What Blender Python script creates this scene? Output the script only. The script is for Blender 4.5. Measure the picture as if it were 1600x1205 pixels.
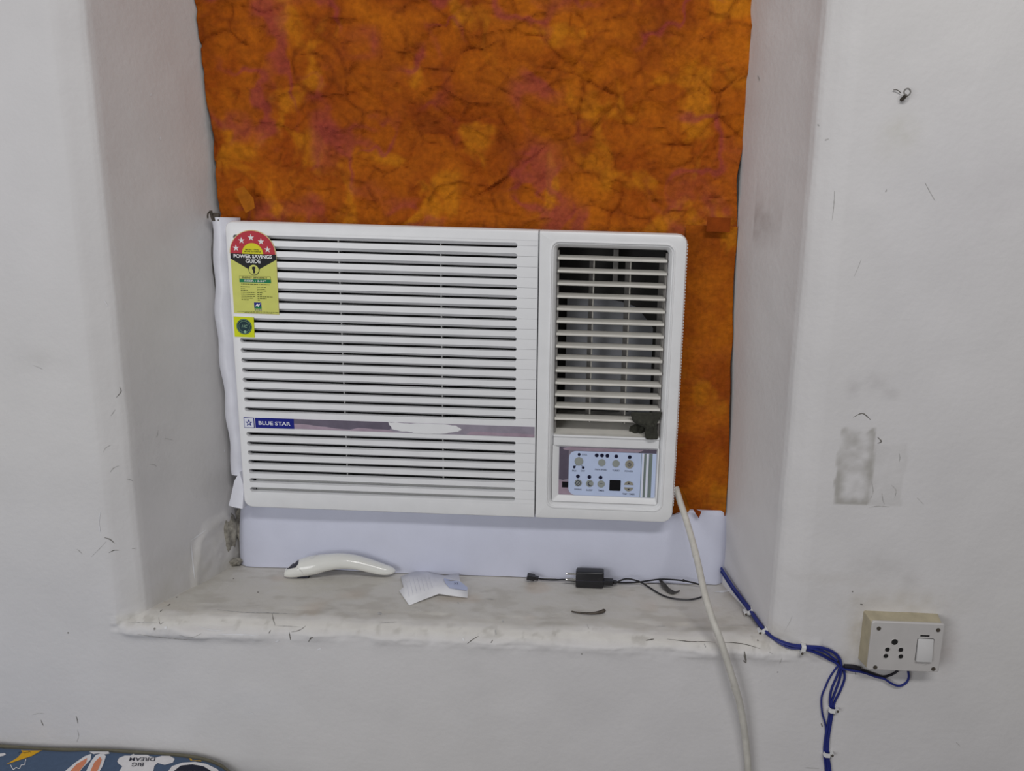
import bpy, bmesh, math, random
import numpy as np
from mathutils import Vector, Matrix
from mathutils.bvhtree import BVHTree
from mathutils import geometry as mgeo

for o in list(bpy.data.objects): bpy.data.objects.remove(o, do_unlink=True)
SC = bpy.context.scene
COL = SC.collection
Z0 = 1.45                     # height of the top of the air conditioner above the floor
rng = np.random.RandomState(7); random.seed(7)

# ------------------------------------------------------------------ camera
PITCH, YAW, ROLL = 0.2133, -0.02307, -0.0288
CAM = np.array([0.548, -1.10085, 0.01634])
FX, PX, PY = 1200.0, 916.03, 602.5
cp, sp, cy_, sy_, cr, sr = math.cos(PITCH), math.sin(PITCH), math.cos(YAW), math.sin(YAW), math.cos(ROLL), math.sin(ROLL)
fw = np.array([sy_*cp, cy_*cp, -sp]); rt = np.array([cy_, -sy_, 0]); dn = np.cross(fw, rt)
AX, AY = cr*rt + sr*dn, -sr*rt + cr*dn
cam_d = bpy.data.cameras.new('camera'); cam = bpy.data.objects.new('camera', cam_d); COL.objects.link(cam)
cam_d.sensor_width = 36; cam_d.lens = 36*FX/1600; cam_d.shift_x = (800-PX)/1600; cam_d.clip_start = .01
cam.matrix_world = Matrix(((AX[0], -AY[0], -fw[0], CAM[0]), (AX[1], -AY[1], -fw[1], CAM[1]),
                           (AX[2], -AY[2], -fw[2], CAM[2]+Z0), (0, 0, 0, 1)))
SC.camera = cam

# ------------------------------------------------------------------ light
w = bpy.data.worlds.new('world'); SC.world = w; w.use_nodes = True
w.node_tree.nodes['Background'].inputs[0].default_value = (.98, .98, 1, 1)
w.node_tree.nodes['Background'].inputs[1].default_value = .125
def area(name, loc, target, sx, sy, power, color):
    d = bpy.data.lights.new(name, 'AREA'); d.shape = 'RECTANGLE'; d.size = sx; d.size_y = sy
    d.energy = power; d.color = color
    o = bpy.data.objects.new(name, d); COL.objects.link(o); o.location = loc
    o.rotation_euler = (Vector(target)-Vector(loc)).to_track_quat('-Z', 'Y').to_euler()
    return o
area('window_daylight', (-.95, -2.2, 1.40), (.2, 0, 1.1), 1.4, 1.2, 18, (.98, .985, 1))
area('tube_lamp', (.95, -1.7, 2.75), (.75, 0, 1.75), 1.2, .25, 19, (1, .985, .975))
vs = SC.view_settings
vs.view_transform = 'Standard'; vs.look = 'None'; vs.exposure = 0; vs.gamma = 1; vs.use_curve_mapping = False

# ------------------------------------------------------------------ helpers
def ray(px, py):
    return AX*((px-PX)/FX) + AY*((py-PY)/FX) + fw
def onY(px, py, Y):
    d = ray(px, py); return CAM + d*((Y-CAM[1])/d[1])
def onZ(px, py, Z):
    d = ray(px, py); return CAM + d*((Z-CAM[2])/d[2])
ORG = {}
def props(o, label=None, cat=None, group=None, kind=None):
    if label: o['label'] = label
    if cat: o['category'] = cat
    if group: o['group'] = group
    if kind: o['kind'] = kind
    return o
def empty(name, at, label, cat, group=None):
    o = bpy.data.objects.new(name, None); COL.objects.link(o); o.empty_display_size = .02
    ORG[o.name] = np.array(at, float); o.location = (at[0], at[1], at[2]+Z0)
    return props(o, label, cat, group)
def link(name, me, parent, at):
    o = bpy.data.objects.new(name, me); COL.objects.link(o)
    at = np.array(at, float); ORG[o.name] = at
    if parent is not None:
        o.parent = parent; o.location = at - ORG[parent.name]
    else: o.location = (at[0], at[1], at[2]+Z0)
    return o
def mk(name, vf, mat, parent=None, at=None, smooth=False, label=None, cat=None, group=None, kind=None):
    v, f = vf; v = np.array(v, float)
    if at is None:
        at = ORG[parent.name] if parent is not None else np.array([(v[:,0].min()+v[:,0].max())/2, (v[:,1].min()+v[:,1].max())/2, v[:,2].min()])
    at = np.array(at, float)
    me = bpy.data.meshes.new(name); me.from_pydata((v-at).tolist(), [], [list(map(int, q)) for q in f])
    me.update()
    bm = bmesh.new(); bm.from_mesh(me); bmesh.ops.recalc_face_normals(bm, faces=bm.faces); bm.to_mesh(me); bm.free()
    if smooth:
        me.polygons.foreach_set('use_smooth', [True]*len(me.polygons))
        if smooth != 'all':
            me.set_sharp_from_angle(angle=math.radians(smooth if smooth is not True else 40))
    me.materials.append(mat)
    return props(link(name, me, parent, at), label, cat, group, kind)
def again(o, name, parent, at):            # another copy of a piece, sharing its mesh
    return link(name, o.data, parent, at)
def join(*vfs):
    V, F, n = [], [], 0
    for v, f in vfs:
        V.append(np.array(v, float)); F += [[i+n for i in q] for q in f]; n += len(v)
    return np.concatenate(V), F
def rbox(x0, x1, y0, y1, z0, z1, r=0, seg=2):
    bm = bmesh.new(); bmesh.ops.create_cube(bm, size=1)
    for v in bm.verts:
        v.co = Vector(((x0+x1)/2+v.co.x*(x1-x0), (y0+y1)/2+v.co.y*(y1-y0), (z0+z1)/2+v.co.z*(z1-z0)))
    if r: bmesh.ops.bevel(bm, geom=bm.edges[:], offset=r, segments=seg, profile=.5, affect='EDGES', clamp_overlap=True)
    bm.verts.index_update()
    out = np.array([v.co[:] for v in bm.verts]), [[v.index for v in f.verts] for f in bm.faces]
    bm.free(); return out
def rrect(x0, x1, z0, z1, r, n=5):
    """corners TL, TR, BR, BL, clockwise seen from the room"""
    if not hasattr(r, '__len__'): r = [r]*4
    P = []
    for k, (cx, cz, a0) in enumerate(((x0+r[0], z1-r[0], 180), (x1-r[1], z1-r[1], 90), (x1-r[2], z0+r[2], 0), (x0+r[3], z0+r[3], -90))):
        for i in range(n+1):
            a = math.radians(a0-90*i/n); P.append((cx+r[k]*math.cos(a), cz+r[k]*math.sin(a)))
    return np.array(P)
def at_y(P, y): return np.stack([P[:,0], np.full(len(P), y), P[:,1]], 1)
def loft(loops, cap0=False, cap1=False):
    n = len(loops[0]); V = np.concatenate(loops); F = []
    for k in range(len(loops)-1):
        for i in range(n):
            j = (i+1) % n; F.append([k*n+i, k*n+j, (k+1)*n+j, (k+1)*n+i])
    if cap0: F.append(list(range(n)))
    if cap1: F.append([(len(loops)-1)*n+i for i in range(n)])
    return V, F
def prism(P, y0, y1):
    P = np.array(P, float); return loft([at_y(P, y0), at_y(P, y1)], True, True)
def disc(cx, cz, r, y0, y1, n=20, rz=None):
    a = np.linspace(0, 2*math.pi, n, endpoint=False)
    return prism(np.stack([cx+r*np.cos(a), cz+(rz or r)*np.sin(a)], 1), y0, y1)
def spline(P, n=8):
    P = np.array(P, float); Q = []
    E = np.concatenate([[2*P[0]-P[1]], P, [2*P[-1]-P[-2]]])
    for i in range(len(P)-1):
        a, b, c, d = E[i:i+4]
        for t in np.linspace(0, 1, n, endpoint=False):
            Q.append(.5*(2*b+(c-a)*t+(2*a-5*b+4*c-d)*t*t+(3*b-a-3*c+d)*t**3))
    Q.append(P[-1]); return np.array(Q)
def tube(P, r, n=8, seg=6, squash=None):
    P = spline(P, seg) if seg > 1 else np.array(P, float)
    m = len(P); rr = np.full(m, r) if not hasattr(r, '__len__') else np.interp(np.linspace(0, 1, m), np.linspace(0, 1, len(r)), r)
    T = np.gradient(P, axis=0); T /= np.linalg.norm(T, axis=1)[:, None]+1e-12
    u = np.cross(T[0], [0, 0, 1.]); 
    if np.linalg.norm(u) < .1: u = np.cross(T[0], [0, 1., 0])
    loops = []
    for k in range(m):
        u = u - T[k]*np.dot(u, T[k]); u /= np.linalg.norm(u); v = np.cross(T[k], u)
        a = np.linspace(0, 2*math.pi, n, endpoint=False)
        loops.append(P[k]+rr[k]*(np.cos(a)[:,None]*u+np.sin(a)[:,None]*v*(squash or 1)))
    return loft(loops, True, True)
def star(cx, cz, r, y0, y1, inner=.42):
    return prism([(cx+(r if k % 2 == 0 else r*inner)*math.sin(k*math.pi/5), cz+(r if k % 2 == 0 else r*inner)*math.cos(k*math.pi/5)) for k in range(10)], y0, y1)
def torus(c, R, r, axis='y', n=16, m=8):
    L = []
    for i in range(n):
        a = 2*math.pi*i/n; q = []
        for j in range(m):
            b = 2*math.pi*j/m; k = R+r*math.cos(b)
            q.append((c[0]+k*math.cos(a), c[1]+r*math.sin(b), c[2]+k*math.sin(a)))
        L.append(np.array(q))
    L.append(L[0]); return loft(L)
_tx = {}
def text2d(s, bold=0, shear=0):
    k = (s, bold, shear)
    if k in _tx: return _tx[k]
    c = bpy.data.curves.new('t', 'FONT'); c.body = s; c.size = 1; c.offset = bold; c.shear = shear; c.resolution_u = 3
    o = bpy.data.objects.new('t', c); COL.objects.link(o); bpy.context.view_layer.update()
    me = o.evaluated_get(bpy.context.evaluated_depsgraph_get()).to_mesh()
    v = np.array([p.co[:2] for p in me.vertices]); f = [list(p.vertices) for p in me.polygons]
    bpy.data.objects.remove(o, do_unlink=True); bpy.data.curves.remove(c)
    v = v - (v.min(0)+v.max(0))/2; _tx[k] = (v, f); return v, f
def text(s, cx, cz, width=None, height=None, y=0, bold=0, shear=0):
    v, f = text2d(s, bold, shear); e = v.max(0)-v.min(0)
    sx = width/e[0] if width else height/e[1]; sz = height/e[1] if height else sx
    return np.stack([cx+v[:,0]*sx, np.full(len(v), y), cz+v[:,1]*sz], 1), f
# value noise
_T = rng.rand(64, 64, 64)
def vnoise(P, s, seed=0):
    Q = np.asarray(P, float)/s + seed*17.31 + 1000
    i = np.floor(Q).astype(int); f = Q-i; f = f*f*(3-2*f); r = 0
    for a in (0, 1):
        for b in (0, 1):
            for c in (0, 1):
                wgt = (f[:,0] if a else 1-f[:,0])*(f[:,1] if b else 1-f[:,1])*(f[:,2] if c else 1-f[:,2])
                r = r + wgt*_T[(i[:,0]+a) % 64, (i[:,1]+b) % 64, (i[:,2]+c) % 64]
    return r*2-1
def fbm(P, s, n=4, seed=0):
    return sum(vnoise(P, s/2**k, seed+k)*.5**k for k in range(n))
def sstep(a, b, x):
    t = np.clip((x-a)/(b-a), 0, 1); return t*t*(3-2*t)

# ------------------------------------------------------------------ materials
def lin(r, g, b):
    return tuple(((c/255)/12.92 if c/255 <= .04045 else ((c/255+.055)/1.055)**2.4) for c in (r, g, b))
def mat(name, col, rough=.5, var=.06, vscale=30, bump=0, bscale=200, metal=0, spec=.5, attr=None, coat=0, bdist=.002):
    m = bpy.data.materials.new(name); m.use_nodes = True; nt = m.node_tree; N = nt.nodes; L = nt.links
    b = N['Principled BSDF']; b.inputs['Roughness'].default_value = rough; b.inputs['Metallic'].default_value = metal
    b.inputs['Specular IOR Level'].default_value = spec; b.inputs['Coat Weight'].default_value = coat
    tc = N.new('ShaderNodeTexCoord')
    no = N.new('ShaderNodeTexNoise'); no.inputs['Scale'].default_value = vscale; no.inputs['Detail'].default_value = 4
    L.new(tc.outputs['Object'], no.inputs['Vector'])
    mr = N.new('ShaderNodeMapRange'); mr.inputs['From Min'].default_value = .3; mr.inputs['From Max'].default_value = .7
    mr.inputs['To Min'].default_value = 1-var; mr.inputs['To Max'].default_value = 1+var
    L.new(no.outputs['Fac'], mr.inputs['Value'])
    mx = N.new('ShaderNodeVectorMath'); mx.operation = 'SCALE'
    if attr:
        at = N.new('ShaderNodeAttribute'); at.attribute_name = attr; L.new(at.outputs['Color'], mx.inputs[0])
    else: mx.inputs[0].default_value = col
    L.new(mr.outputs['Result'], mx.inputs['Scale']); L.new(mx.outputs['Vector'], b.inputs['Base Color'])
    if bump:
        n2 = N.new('ShaderNodeTexNoise'); n2.inputs['Scale'].default_value = bscale; n2.inputs['Detail'].default_value = 5
        L.new(tc.outputs['Object'], n2.inputs['Vector'])
        bp = N.new('ShaderNodeBump'); bp.inputs['Strength'].default_value = bump; bp.inputs['Distance'].default_value = bdist
        L.new(n2.outputs['Fac'], bp.inputs['Height']); L.new(bp.outputs['Normal'], b.inputs['Normal'])
    return m
M = {}
M['plaster'] = mat('painted_plaster', (.7,.7,.7), .62, .03, 9, .25, 120, spec=.3, attr='Col')
M['rubble'] = mat('bare_plaster', (.33,.31,.265), .95, .4, 120, 1.0, 220)
M['crack_or_gap_shade'] = mat('crack_gap_shade_dark', (.17,.16,.145), .9, .3, 200)
M['scuff_or_shade'] = mat('scuff_shade_grey', (.47,.46,.45), .9, .3, 200)
M['chip'] = mat('white_chip', (.78,.78,.80), .7, .05, 60)
M['floor'] = mat('floor_cement', (.30,.28,.26), .6, .15, 6)
M['ac'] = mat('white_plastic', (.835,.84,.855), .33, .025, 40, .03, 900)
M['ac_bezel'] = mat('white_plastic_bezel', (.825,.83,.84), .33, .025, 40, .03, 900)
M['louver'] = mat('ivory_louver_plastic', (.68,.66,.61), .38, .05, 60)
M['duct'] = mat('duct_grey_plastic', (.035,.034,.032), .6, .15, 40)
M['vane'] = mat('grey_vane_plastic', (.20,.19,.18), .5, .1, 60)
M['scroll'] = mat('pale_blower_housing', (.50,.52,.58), .55, .08, 40)
M['dark'] = mat('dark_filter', (.018,.018,.018), .8, .3, 300)
M['rib'] = mat('grille_rib', (.40,.40,.39), .5, .05, 60)
M['casing'] = mat('casing_metal', (.55,.55,.54), .5, .05, 30)
M['lab_y'] = mat('label_yellow', lin(212,214,112), .45, .04, 60, spec=.15)
M['lab_rim'] = mat('label_cream', lin(222,205,150), .45, .04, 60, spec=.15)
M['lab_r'] = mat('label_red', lin(190,55,68), .45, .04, 60, spec=.15)
M['lab_k'] = mat('label_black', (.012,.012,.014), .45, .1, 60, spec=.15)
M['lab_w'] = mat('label_white', (.85,.85,.85), .45, .03, 60, spec=.15)
M['lab_y2'] = mat('label_bright_yellow', lin(222,216,40), .45, .04, 60, spec=.15)
M['lab_g'] = mat('label_green', lin(25,125,80), .45, .04, 60, spec=.15)
M['lab_txt'] = mat('label_small_print', lin(105,110,50), .5, .15, 200, spec=.15)
M['stk_y'] = mat('sticker_lime', lin(214,222,20), .45, .04, 60, spec=.15)
M['stk_d'] = mat('sticker_teal', lin(25,55,62), .45, .1, 60, spec=.15)
M['stk_l'] = mat('sticker_pale_green', lin(150,190,160), .45, .1, 60, spec=.15)
M['navy'] = mat('brand_blue', lin(22,32,130), .4, .05, 60, spec=.15)
M['brandw'] = mat('brand_white', lin(225,228,240), .4, .03, 60, spec=.15)
M['film_d'] = mat('film_dark_mauve', lin(104,96,112), .30, .10, 70, metal=.25)
M['film_p'] = mat('film_pink_mauve', lin(170,150,165), .35, .10, 70, metal=.15)
M['film_l'] = mat('film_silver_mauve', lin(160,152,166), .30, .10, 70, metal=.25)
M['pan_b'] = mat('panel_pale_blue', lin(196,210,240), .35, .03, 60)
M['btn'] = mat('button_grey', lin(150,155,150), .5, .06, 90)
M['btn2'] = mat('button_warm_grey', lin(150,146,132), .5, .06, 90)
M['led'] = mat('led_window_navy', lin(16,18,48), .3, .1, 60)
M['ink'] = mat('ink_dark', lin(52,56,80), .5, .1, 90)
M['stripe'] = mat('stripe_grey_green', lin(120,132,128), .4, .05, 60)
M['black'] = mat('black_plastic', (.014,.014,.017), .38, .2, 60)
M['blackg'] = mat('black_display', (.008,.008,.010), .15, .1, 60)
M['metal'] = mat('nickel_pin', (.70,.69,.66), .25, .05, 60, metal=1)
M['rust'] = mat('rusty_metal', (.09,.075,.06), .75, .4, 250, .5, 400, metal=.4)
M['foam'] = mat('white_packing_foam', lin(208,211,228), .7, .025, 25, .12, 350)
M['film'] = mat('white_foam_film', lin(224,225,234), .35, .04, 40, .3, 60)
M['cord'] = mat('white_cable_sheath', (.60,.58,.53), .5, .10, 70)
M['wire'] = mat('blue_wire_sheath', lin(30,42,120), .42, .12, 90)
M['wire_k'] = mat('dark_wire_sheath', lin(28,26,38), .45, .2, 90)
M['clip'] = mat('white_clip_plastic', (.74,.74,.74), .45, .04, 60)
M['box'] = mat('aged_cream_plastic', lin(182,172,146), .5, .12, 60)
M['plate'] = mat('white_switch_plate', (.56,.54,.53), .4, .03, 60)
M['rocker'] = mat('white_rocker', (.66,.65,.65), .3, .02, 60)
M['hole'] = mat('socket_hole_black', (.006,.006,.006), .8, .1, 60)
M['trim'] = mat('glossy_white_shell', (.80,.80,.76), .14, .02, 40, coat=.4)
M['tinted'] = mat('tinted_window', lin(58,58,70), .25, .1, 80)
M['paper'] = mat('white_paper', (.84,.84,.87), .8, .03, 60)
M['paperb'] = mat('paper_blue_tint', lin(190,198,225), .8, .03, 60)
M['pline'] = mat('paper_ruling', lin(214,213,222), .8, .03, 60)
M['leaf'] = mat('dry_leaf', (.07,.065,.06), .7, .4, 150, .4, 300)
M['pod'] = mat('dry_pod', (.06,.048,.036), .45, .4, 150, .4, 300)
M['rag'] = mat('olive_cloth', (.042,.042,.032), .95, .25, 200, .6, 900)
M['sheet'] = mat('bed_sheet_slate_blue', lin(78,98,126), .9, .06, 120, .3, 1500)
M['wall_shadow_edge'] = mat('bed_shadow_edge_olive', lin(112,108,92), .9, .08, 120, .3, 1500)
M['pr_y'] = mat('print_yellow', lin(226,172,30), .9, .04, 120)
M['pr_w'] = mat('print_white', lin(232,230,232), .9, .03, 120)
M['pr_o'] = mat('print_peach', lin(222,140,105), .9, .04, 120)
M['pr_k'] = mat('print_dark', lin(30,34,52), .9, .05, 120)
M['wood'] = mat('bed_frame_wood', (.12,.07,.04), .5, .2, 12)
M['frame'] = mat('window_frame_grey_paint', (.16,.18,.21), .55, .1, 30)

M['orange'] = mat('orange_handmade_paper', (.5,.12,.006), .8, .16, 140, 1.0, 75, spec=.12, attr='Col', bdist=.004)
M['orange2'] = mat('orange_plain_paper', (.24,.045,.004), .8, .22, 60, .4, 170, spec=.12)
M['orange3'] = mat('orange_paper_scrap', (.38,.115,.007), .8, .2, 60, .4, 170, spec=.12)

# ------------------------------------------------------------------ the wall with its recess and sill
YW, ZS, YB = -.13, -.55, .10
def resample(P, step):
    P = np.array(P, float); out = [P[0]]
    for a, b in zip(P[:-1], P[1:]):
        n = max(1, int(math.ceil(np.linalg.norm(b-a)/step)))
        for i in range(1, n+1): out.append(a+(b-a)*i/n)
    return np.array(out)
ST = .0028
pl = [(-1.3, YW), (-.40, YW)]
U = np.concatenate([resample(pl, .08),
    resample([(-.40, YW), (-.135, YW), (-.128, -.1290), (-.122, -.1265), (-.102, -.1155), (-.0965, -.111), (-.093, -.104), (-.058, 0), (-.0415, .05), (-.033, YB), (.74, YB), (.7485, .05),
              (.762, 0), (.792, -.104), (.796, -.112), (.801, -.1165), (.814, -.1240), (.823, -.1280), (.834, YW), (1.24, YW)], ST)[1:],
    resample([(1.24, YW), (2.3, YW)], .08)[1:]])
Vp = np.concatenate([resample([(-Z0, YW), (-.90, YW)], .08),
    resample([(-.90, YW), (-.580, YW), (-.574, -.13), (-.566, -.129), (-.558, -.1225), (-.5525, -.113), (-.5505, -.104), (ZS, -.095), (ZS+.0008, .02), (ZS+.0012, YB), (.36, YB)], ST)[1:],
    resample([(.36, YB), (1.35, YB)], .08)[1:]])
nu, nv = len(U), len(Vp)
Xg, Dl = np.meshgrid(U[:,0], Vp[:,0]*0)[0], np.tile(U[:,1], (nv, 1))
Zg, Ds = np.tile(Vp[:,0][:,None], (1, nu)), np.tile(Vp[:,1][:,None], (1, nu))
k = .010*np.clip((np.minimum(Dl, Ds)-YW)/.03, .0001, 1)
h = np.clip(k-np.abs(Dl-Ds), 0, None)/k
Yg = np.minimum(Dl, Ds)-h*h*k*.25
is_sill = (Ds < Dl) & (Zg > -.5595) & (Zg < ZS+.005)
P = np.stack([Xg, Yg, Zg], 2).reshape(-1, 3)
# uneven hand-laid plaster
inrec = (sstep(YW, YW+.02, P[:,1]))
lowf = vnoise(P, .16, 1)*.0016 + vnoise(P, .06, 2)*.0007 + vnoise(P, .02, 3)*.00022
edge = np.exp(-((P[:,2]+.561)/.014)**2)*(P[:,1] < -.085)*((P[:,0] > -.14) & (P[:,0] < .86))
P[:,1] -= lowf*(1-.5*inrec) + edge*(fbm(P, .035, 5, 5)*.0045 + (1-2*np.abs(vnoise(P*np.array([.5,1,1.6]), .016, 6)))*.0016 + .0015)
P[:,2] += edge*fbm(P, .05, 3, 9)*.003
rev = inrec*(np.abs(P[:,0]-.35) > .38)
P[:,0] += rev*(vnoise(P, .11, 11)*.0018+vnoise(P, .03, 12)*.0005)
# proud lip of plaster at the left end of the sill
lip = np.exp(-((P[:,2]+.572)/.008)**2)*sstep(-.13, -.105, P[:,0])*(1-sstep(.02, .16, P[:,0]))
P[:,1] -= lip*(.0045+fbm(P, .02, 3, 4)*.002)
P[:,0] += (P[:,0] > .6)*sstep(-.11, .03, P[:,1])*(-.0145+.0125*sstep(.08, -.43, P[:,2]))
P[:,0] += (P[:,0] < .1)*sstep(-.11, .03, P[:,1])*.006*sstep(-.3, .05, P[:,2])*(1-1.6*sstep(.05, .30, P[:,2]))
# thick patch at the foot of the left reveal
pat = sstep(-.050, -.040, P[:,1]+.012*vnoise(P, .03, 21)+(P[:,2]+.55)*-.35)*sstep(-.455, -.475, P[:,2]+.02*vnoise(P, .03, 22))*(P[:,0] < .1)*inrec*(1-is_sill.reshape(-1))
P[:,0] += pat*(.0045+.0012*fbm(P, .02, 3, 23))
# colours of the paint: wear, dust, stains and a painted box shadow
base = np.tile(np.array([.700, .685, .685]), (len(P), 1))
base *= (1+.018*fbm(P, .22, 3, 31)+.010*vnoise(P, .03, 33))[:,None]
base[:,2] *= 1+.02*vnoise(P, .3, 35)
def tint(mask, c): 
    global base
    mask = np.clip(mask, 0, 1)[:,None]; base = base*(1-mask)+np.array(c)*mask
sm = is_sill.reshape(-1)
Ps = P*np.array([.35, 1, 1])
top = sstep(-.118, -.101, P[:,1]+.006*vnoise(P, .03, 41)+.004*vnoise(P, .01, 42))*sm
tint(top*(.80+.16*fbm(P*np.array([.6,1,1]), .012, 4, 43)), (.61, .585, .535))
tint(top*sstep(.0, .8, fbm(P*np.array([.45,1,1]), .016, 5, 44))*.48, (.46, .43, .38))
tint(top*sstep(.05, .5, vnoise(P, .05, 46))*np.exp(-((P[:,1]+.098)/.008)**2)*.5, (.33, .31, .27))
tint(top*sstep(.35, .8, vnoise(P, .045, 45))*.35, (.55, .43, .33))
nose = np.exp(-((P[:,2]+.556)/.008)**2)*(P[:,1] < -.09)*(P[:,0] > -.13)*(P[:,0] < .85)
tint(nose*.55*(1-top), (.72, .695, .63))
tint(nose*sstep(.35, .8, fbm(P, .014, 4, 48))*.4*(1-top), (.36, .34, .30))
tint(pat*.30*(.6+.6*fbm(P, .02, 4, 50)), (.50, .475, .42))
tint(rev*sstep(-.46, -.54, P[:,2])*.45*(P[:,0] < .2)*(.7+.5*fbm(P, .03, 4, 51)), (.55, .53, .47))
def blob(px, py, sx, sy, c, a, Y=YW, nz=.5):
    q = onY(px, py, Y); e = ((P[:,0]-q[0])/(sx/1200))**2+((P[:,2]-q[2])/(sy/1200))**2
    m = np.exp(-e)*(np.abs(P[:,1]-Y) < .03)
    tint(m*a*(1+nz*fbm(P, .012, 3, 61)), c)
for b in ((1334,606,13,14,(.45,.43,.43),.35), (1370,598,17,14,(.45,.43,.43),.30), (1390,615,12,9,(.45,.43,.43),.35),
          (1408,203,26,24,(.60,.585,.54),.45), (1398,232,30,20,(.60,.585,.55),.25), (1400,940,90,22,(.50,.46,.40),.40), (1340,985,18,50,(.52,.48,.42),.5),
          (1300,905,60,10,(.55,.52,.49),.3), (1370,885,40,16,(.52,.50,.49),.35), (1421,908,14,12,(.50,.48,.47),.35), (1318,1030,14,14,(.42,.39,.35),.5),
          (1480,1015,16,40,(.55,.50,.49),.4), (1172,988,30,10,(.45,.40,.34),.6), (1210,1000,40,16,(.55,.52,.46),.5), (70,930,8,8,(.55,.5,.46),.0),  # tall blob right of the switch box is its cast shadow, painted
          (60,560,30,16,(.60,.585,.57),.35), (400,1100,60,30,(.66,.66,.68),.3), (1560,300,60,80,(.64,.62,.63),.4)):
    blob(*b)
blob(1185, 345, 34, 36, (.45,.42,.41), .55, Y=-.03); blob(1165, 300, 40, 60, (.58,.53,.52), .45, Y=-.03)
# residue of an old tape strip and its fainter neighbour
def strip(px0, px1, py0, py1, a, seed, c=(.40,.385,.36), hollow=0):
    A, B = onY(px0, py0, YW), onY(px1, py1, YW)
    x = (P[:,0]-A[0])/(B[0]-A[0]); z = (P[:,2]-A[2])/(B[2]-A[2])
    wob = .06*vnoise(P, .012, seed)
    m = sstep(0, .06, x+wob)*sstep(1, .94, x+wob)*sstep(0, .05, z+wob)*sstep(1, .985, z)*(np.abs(P[:,1]-YW) < .02)
    d = np.abs(x-.5)*2
    worn = np.clip(.30+.55*sstep(.25, .9, d)+.7*sstep(.85, 1, z)+.55*fbm(P, .018, 4, seed+1), 0, 1)
    tint(m*worn*a, c)
strip(1313, 1358, 668, 790, .85, 71); strip(1361, 1408, 690, 793, .22, 75)
def build_grid(name, keep, material):
    idx = np.arange(nu*nv).reshape(nv, nu)
    q = np.stack([idx[:-1,:-1], idx[:-1,1:], idx[1:,1:], idx[1:,:-1]], 2).reshape(-1, 4)[keep]
    used = np.unique(q); remap = np.full(nu*nv, -1); remap[used] = np.arange(len(used)); q = remap[q]
    me = bpy.data.meshes.new(name); at = np.array([.35, YW, -Z0])
    me.vertices.add(len(used)); me.vertices.foreach_set('co', (P[used]-at).ravel().astype(np.float32))
    me.loops.add(q.size); me.loops.foreach_set('vertex_index', q.ravel().astype(np.int32))
    me.polygons.add(len(q)); me.polygons.foreach_set('loop_start', (np.arange(len(q))*4).astype(np.int32))
    me.polygons.foreach_set('use_smooth', np.ones(len(q), bool))
    me.update(calc_edges=True)
    ca = me.color_attributes.new('Col', 'FLOAT_COLOR', 'POINT')
    ca.data.foreach_set('color', np.concatenate([np.clip(base[used], 0, 1), np.ones((len(used), 1))], 1).ravel().astype(np.float32))
    me.materials.append(material); me.validate()
    o = bpy.data.objects.new(name, me); COL.objects.link(o); o.location = (at[0], at[1], 0); ORG[o.name] = at
    return o
fs = (is_sill[:-1,:-1].astype(int)+is_sill[:-1,1:]+is_sill[1:,1:]+is_sill[1:,:-1]).ravel() >= 2
wall = props(build_grid('wall_back', ~fs, M['plaster']), 'white painted plaster wall with a deep window recess', kind='structure')
sill = props(build_grid('trim_1', fs, M['plaster']), 'dusty plastered window sill under the air conditioner', kind='structure')
mk('floor', rbox(-1.3, 2.3, -3.2, YW, -Z0-.05, -Z0), M['floor'], label='grey cement floor', kind='structure')
gi = np.arange(nu*nv).reshape(nv, nu)
gq = np.stack([gi[:-1,:-1], gi[:-1,1:], gi[1:,1:], gi[1:,:-1]], 2).reshape(-1, 4)
BV = BVHTree.FromPolygons(P.tolist(), gq.tolist())
def hit(bvh, px, py, off=0.0):
    d = Vector(ray(px, py)).normalized()
    loc, n, i, dist = bvh.ray_cast(Vector(CAM), d)
    if loc is None: return None, None
    if n.dot(d) > 0: n = -n
    return np.array(loc+n*off), np.array(n)
def surf(px, py, off=0.0): return hit(BV, px, py, off)[0]
def ribbon(pts, width, bvh=BV, off=.0003, taper=True):
    """a thin raised strip that follows a surface; pts in pixels of the photograph"""
    Q = spline([(x, y, 0) for x, y in pts], 4)[:, :2]; L, R = [], []
    T = np.gradient(Q, axis=0); T /= np.linalg.norm(T, axis=1)[:,None]+1e-9
    n = len(Q); A = []
    for k in range(n):
        wk = .8*width*(1 if not taper else max(.25, math.sin(math.pi*(k+.6)/(n+.2))))*(1+.25*math.sin(k*2.3))
        nrm = np.array([-T[k][1], T[k][0]])
        a, b = hit(bvh, *(Q[k]+nrm*wk/2), off)[0], hit(bvh, *(Q[k]-nrm*wk/2), off)[0]
        if a is None or b is None: continue
        A.append((a, b))
    V = [p for ab in A for p in ab]
    return np.array(V), [[2*i, 2*i+1, 2*i+3, 2*i+2] for i in range(len(A)-1)]
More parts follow.
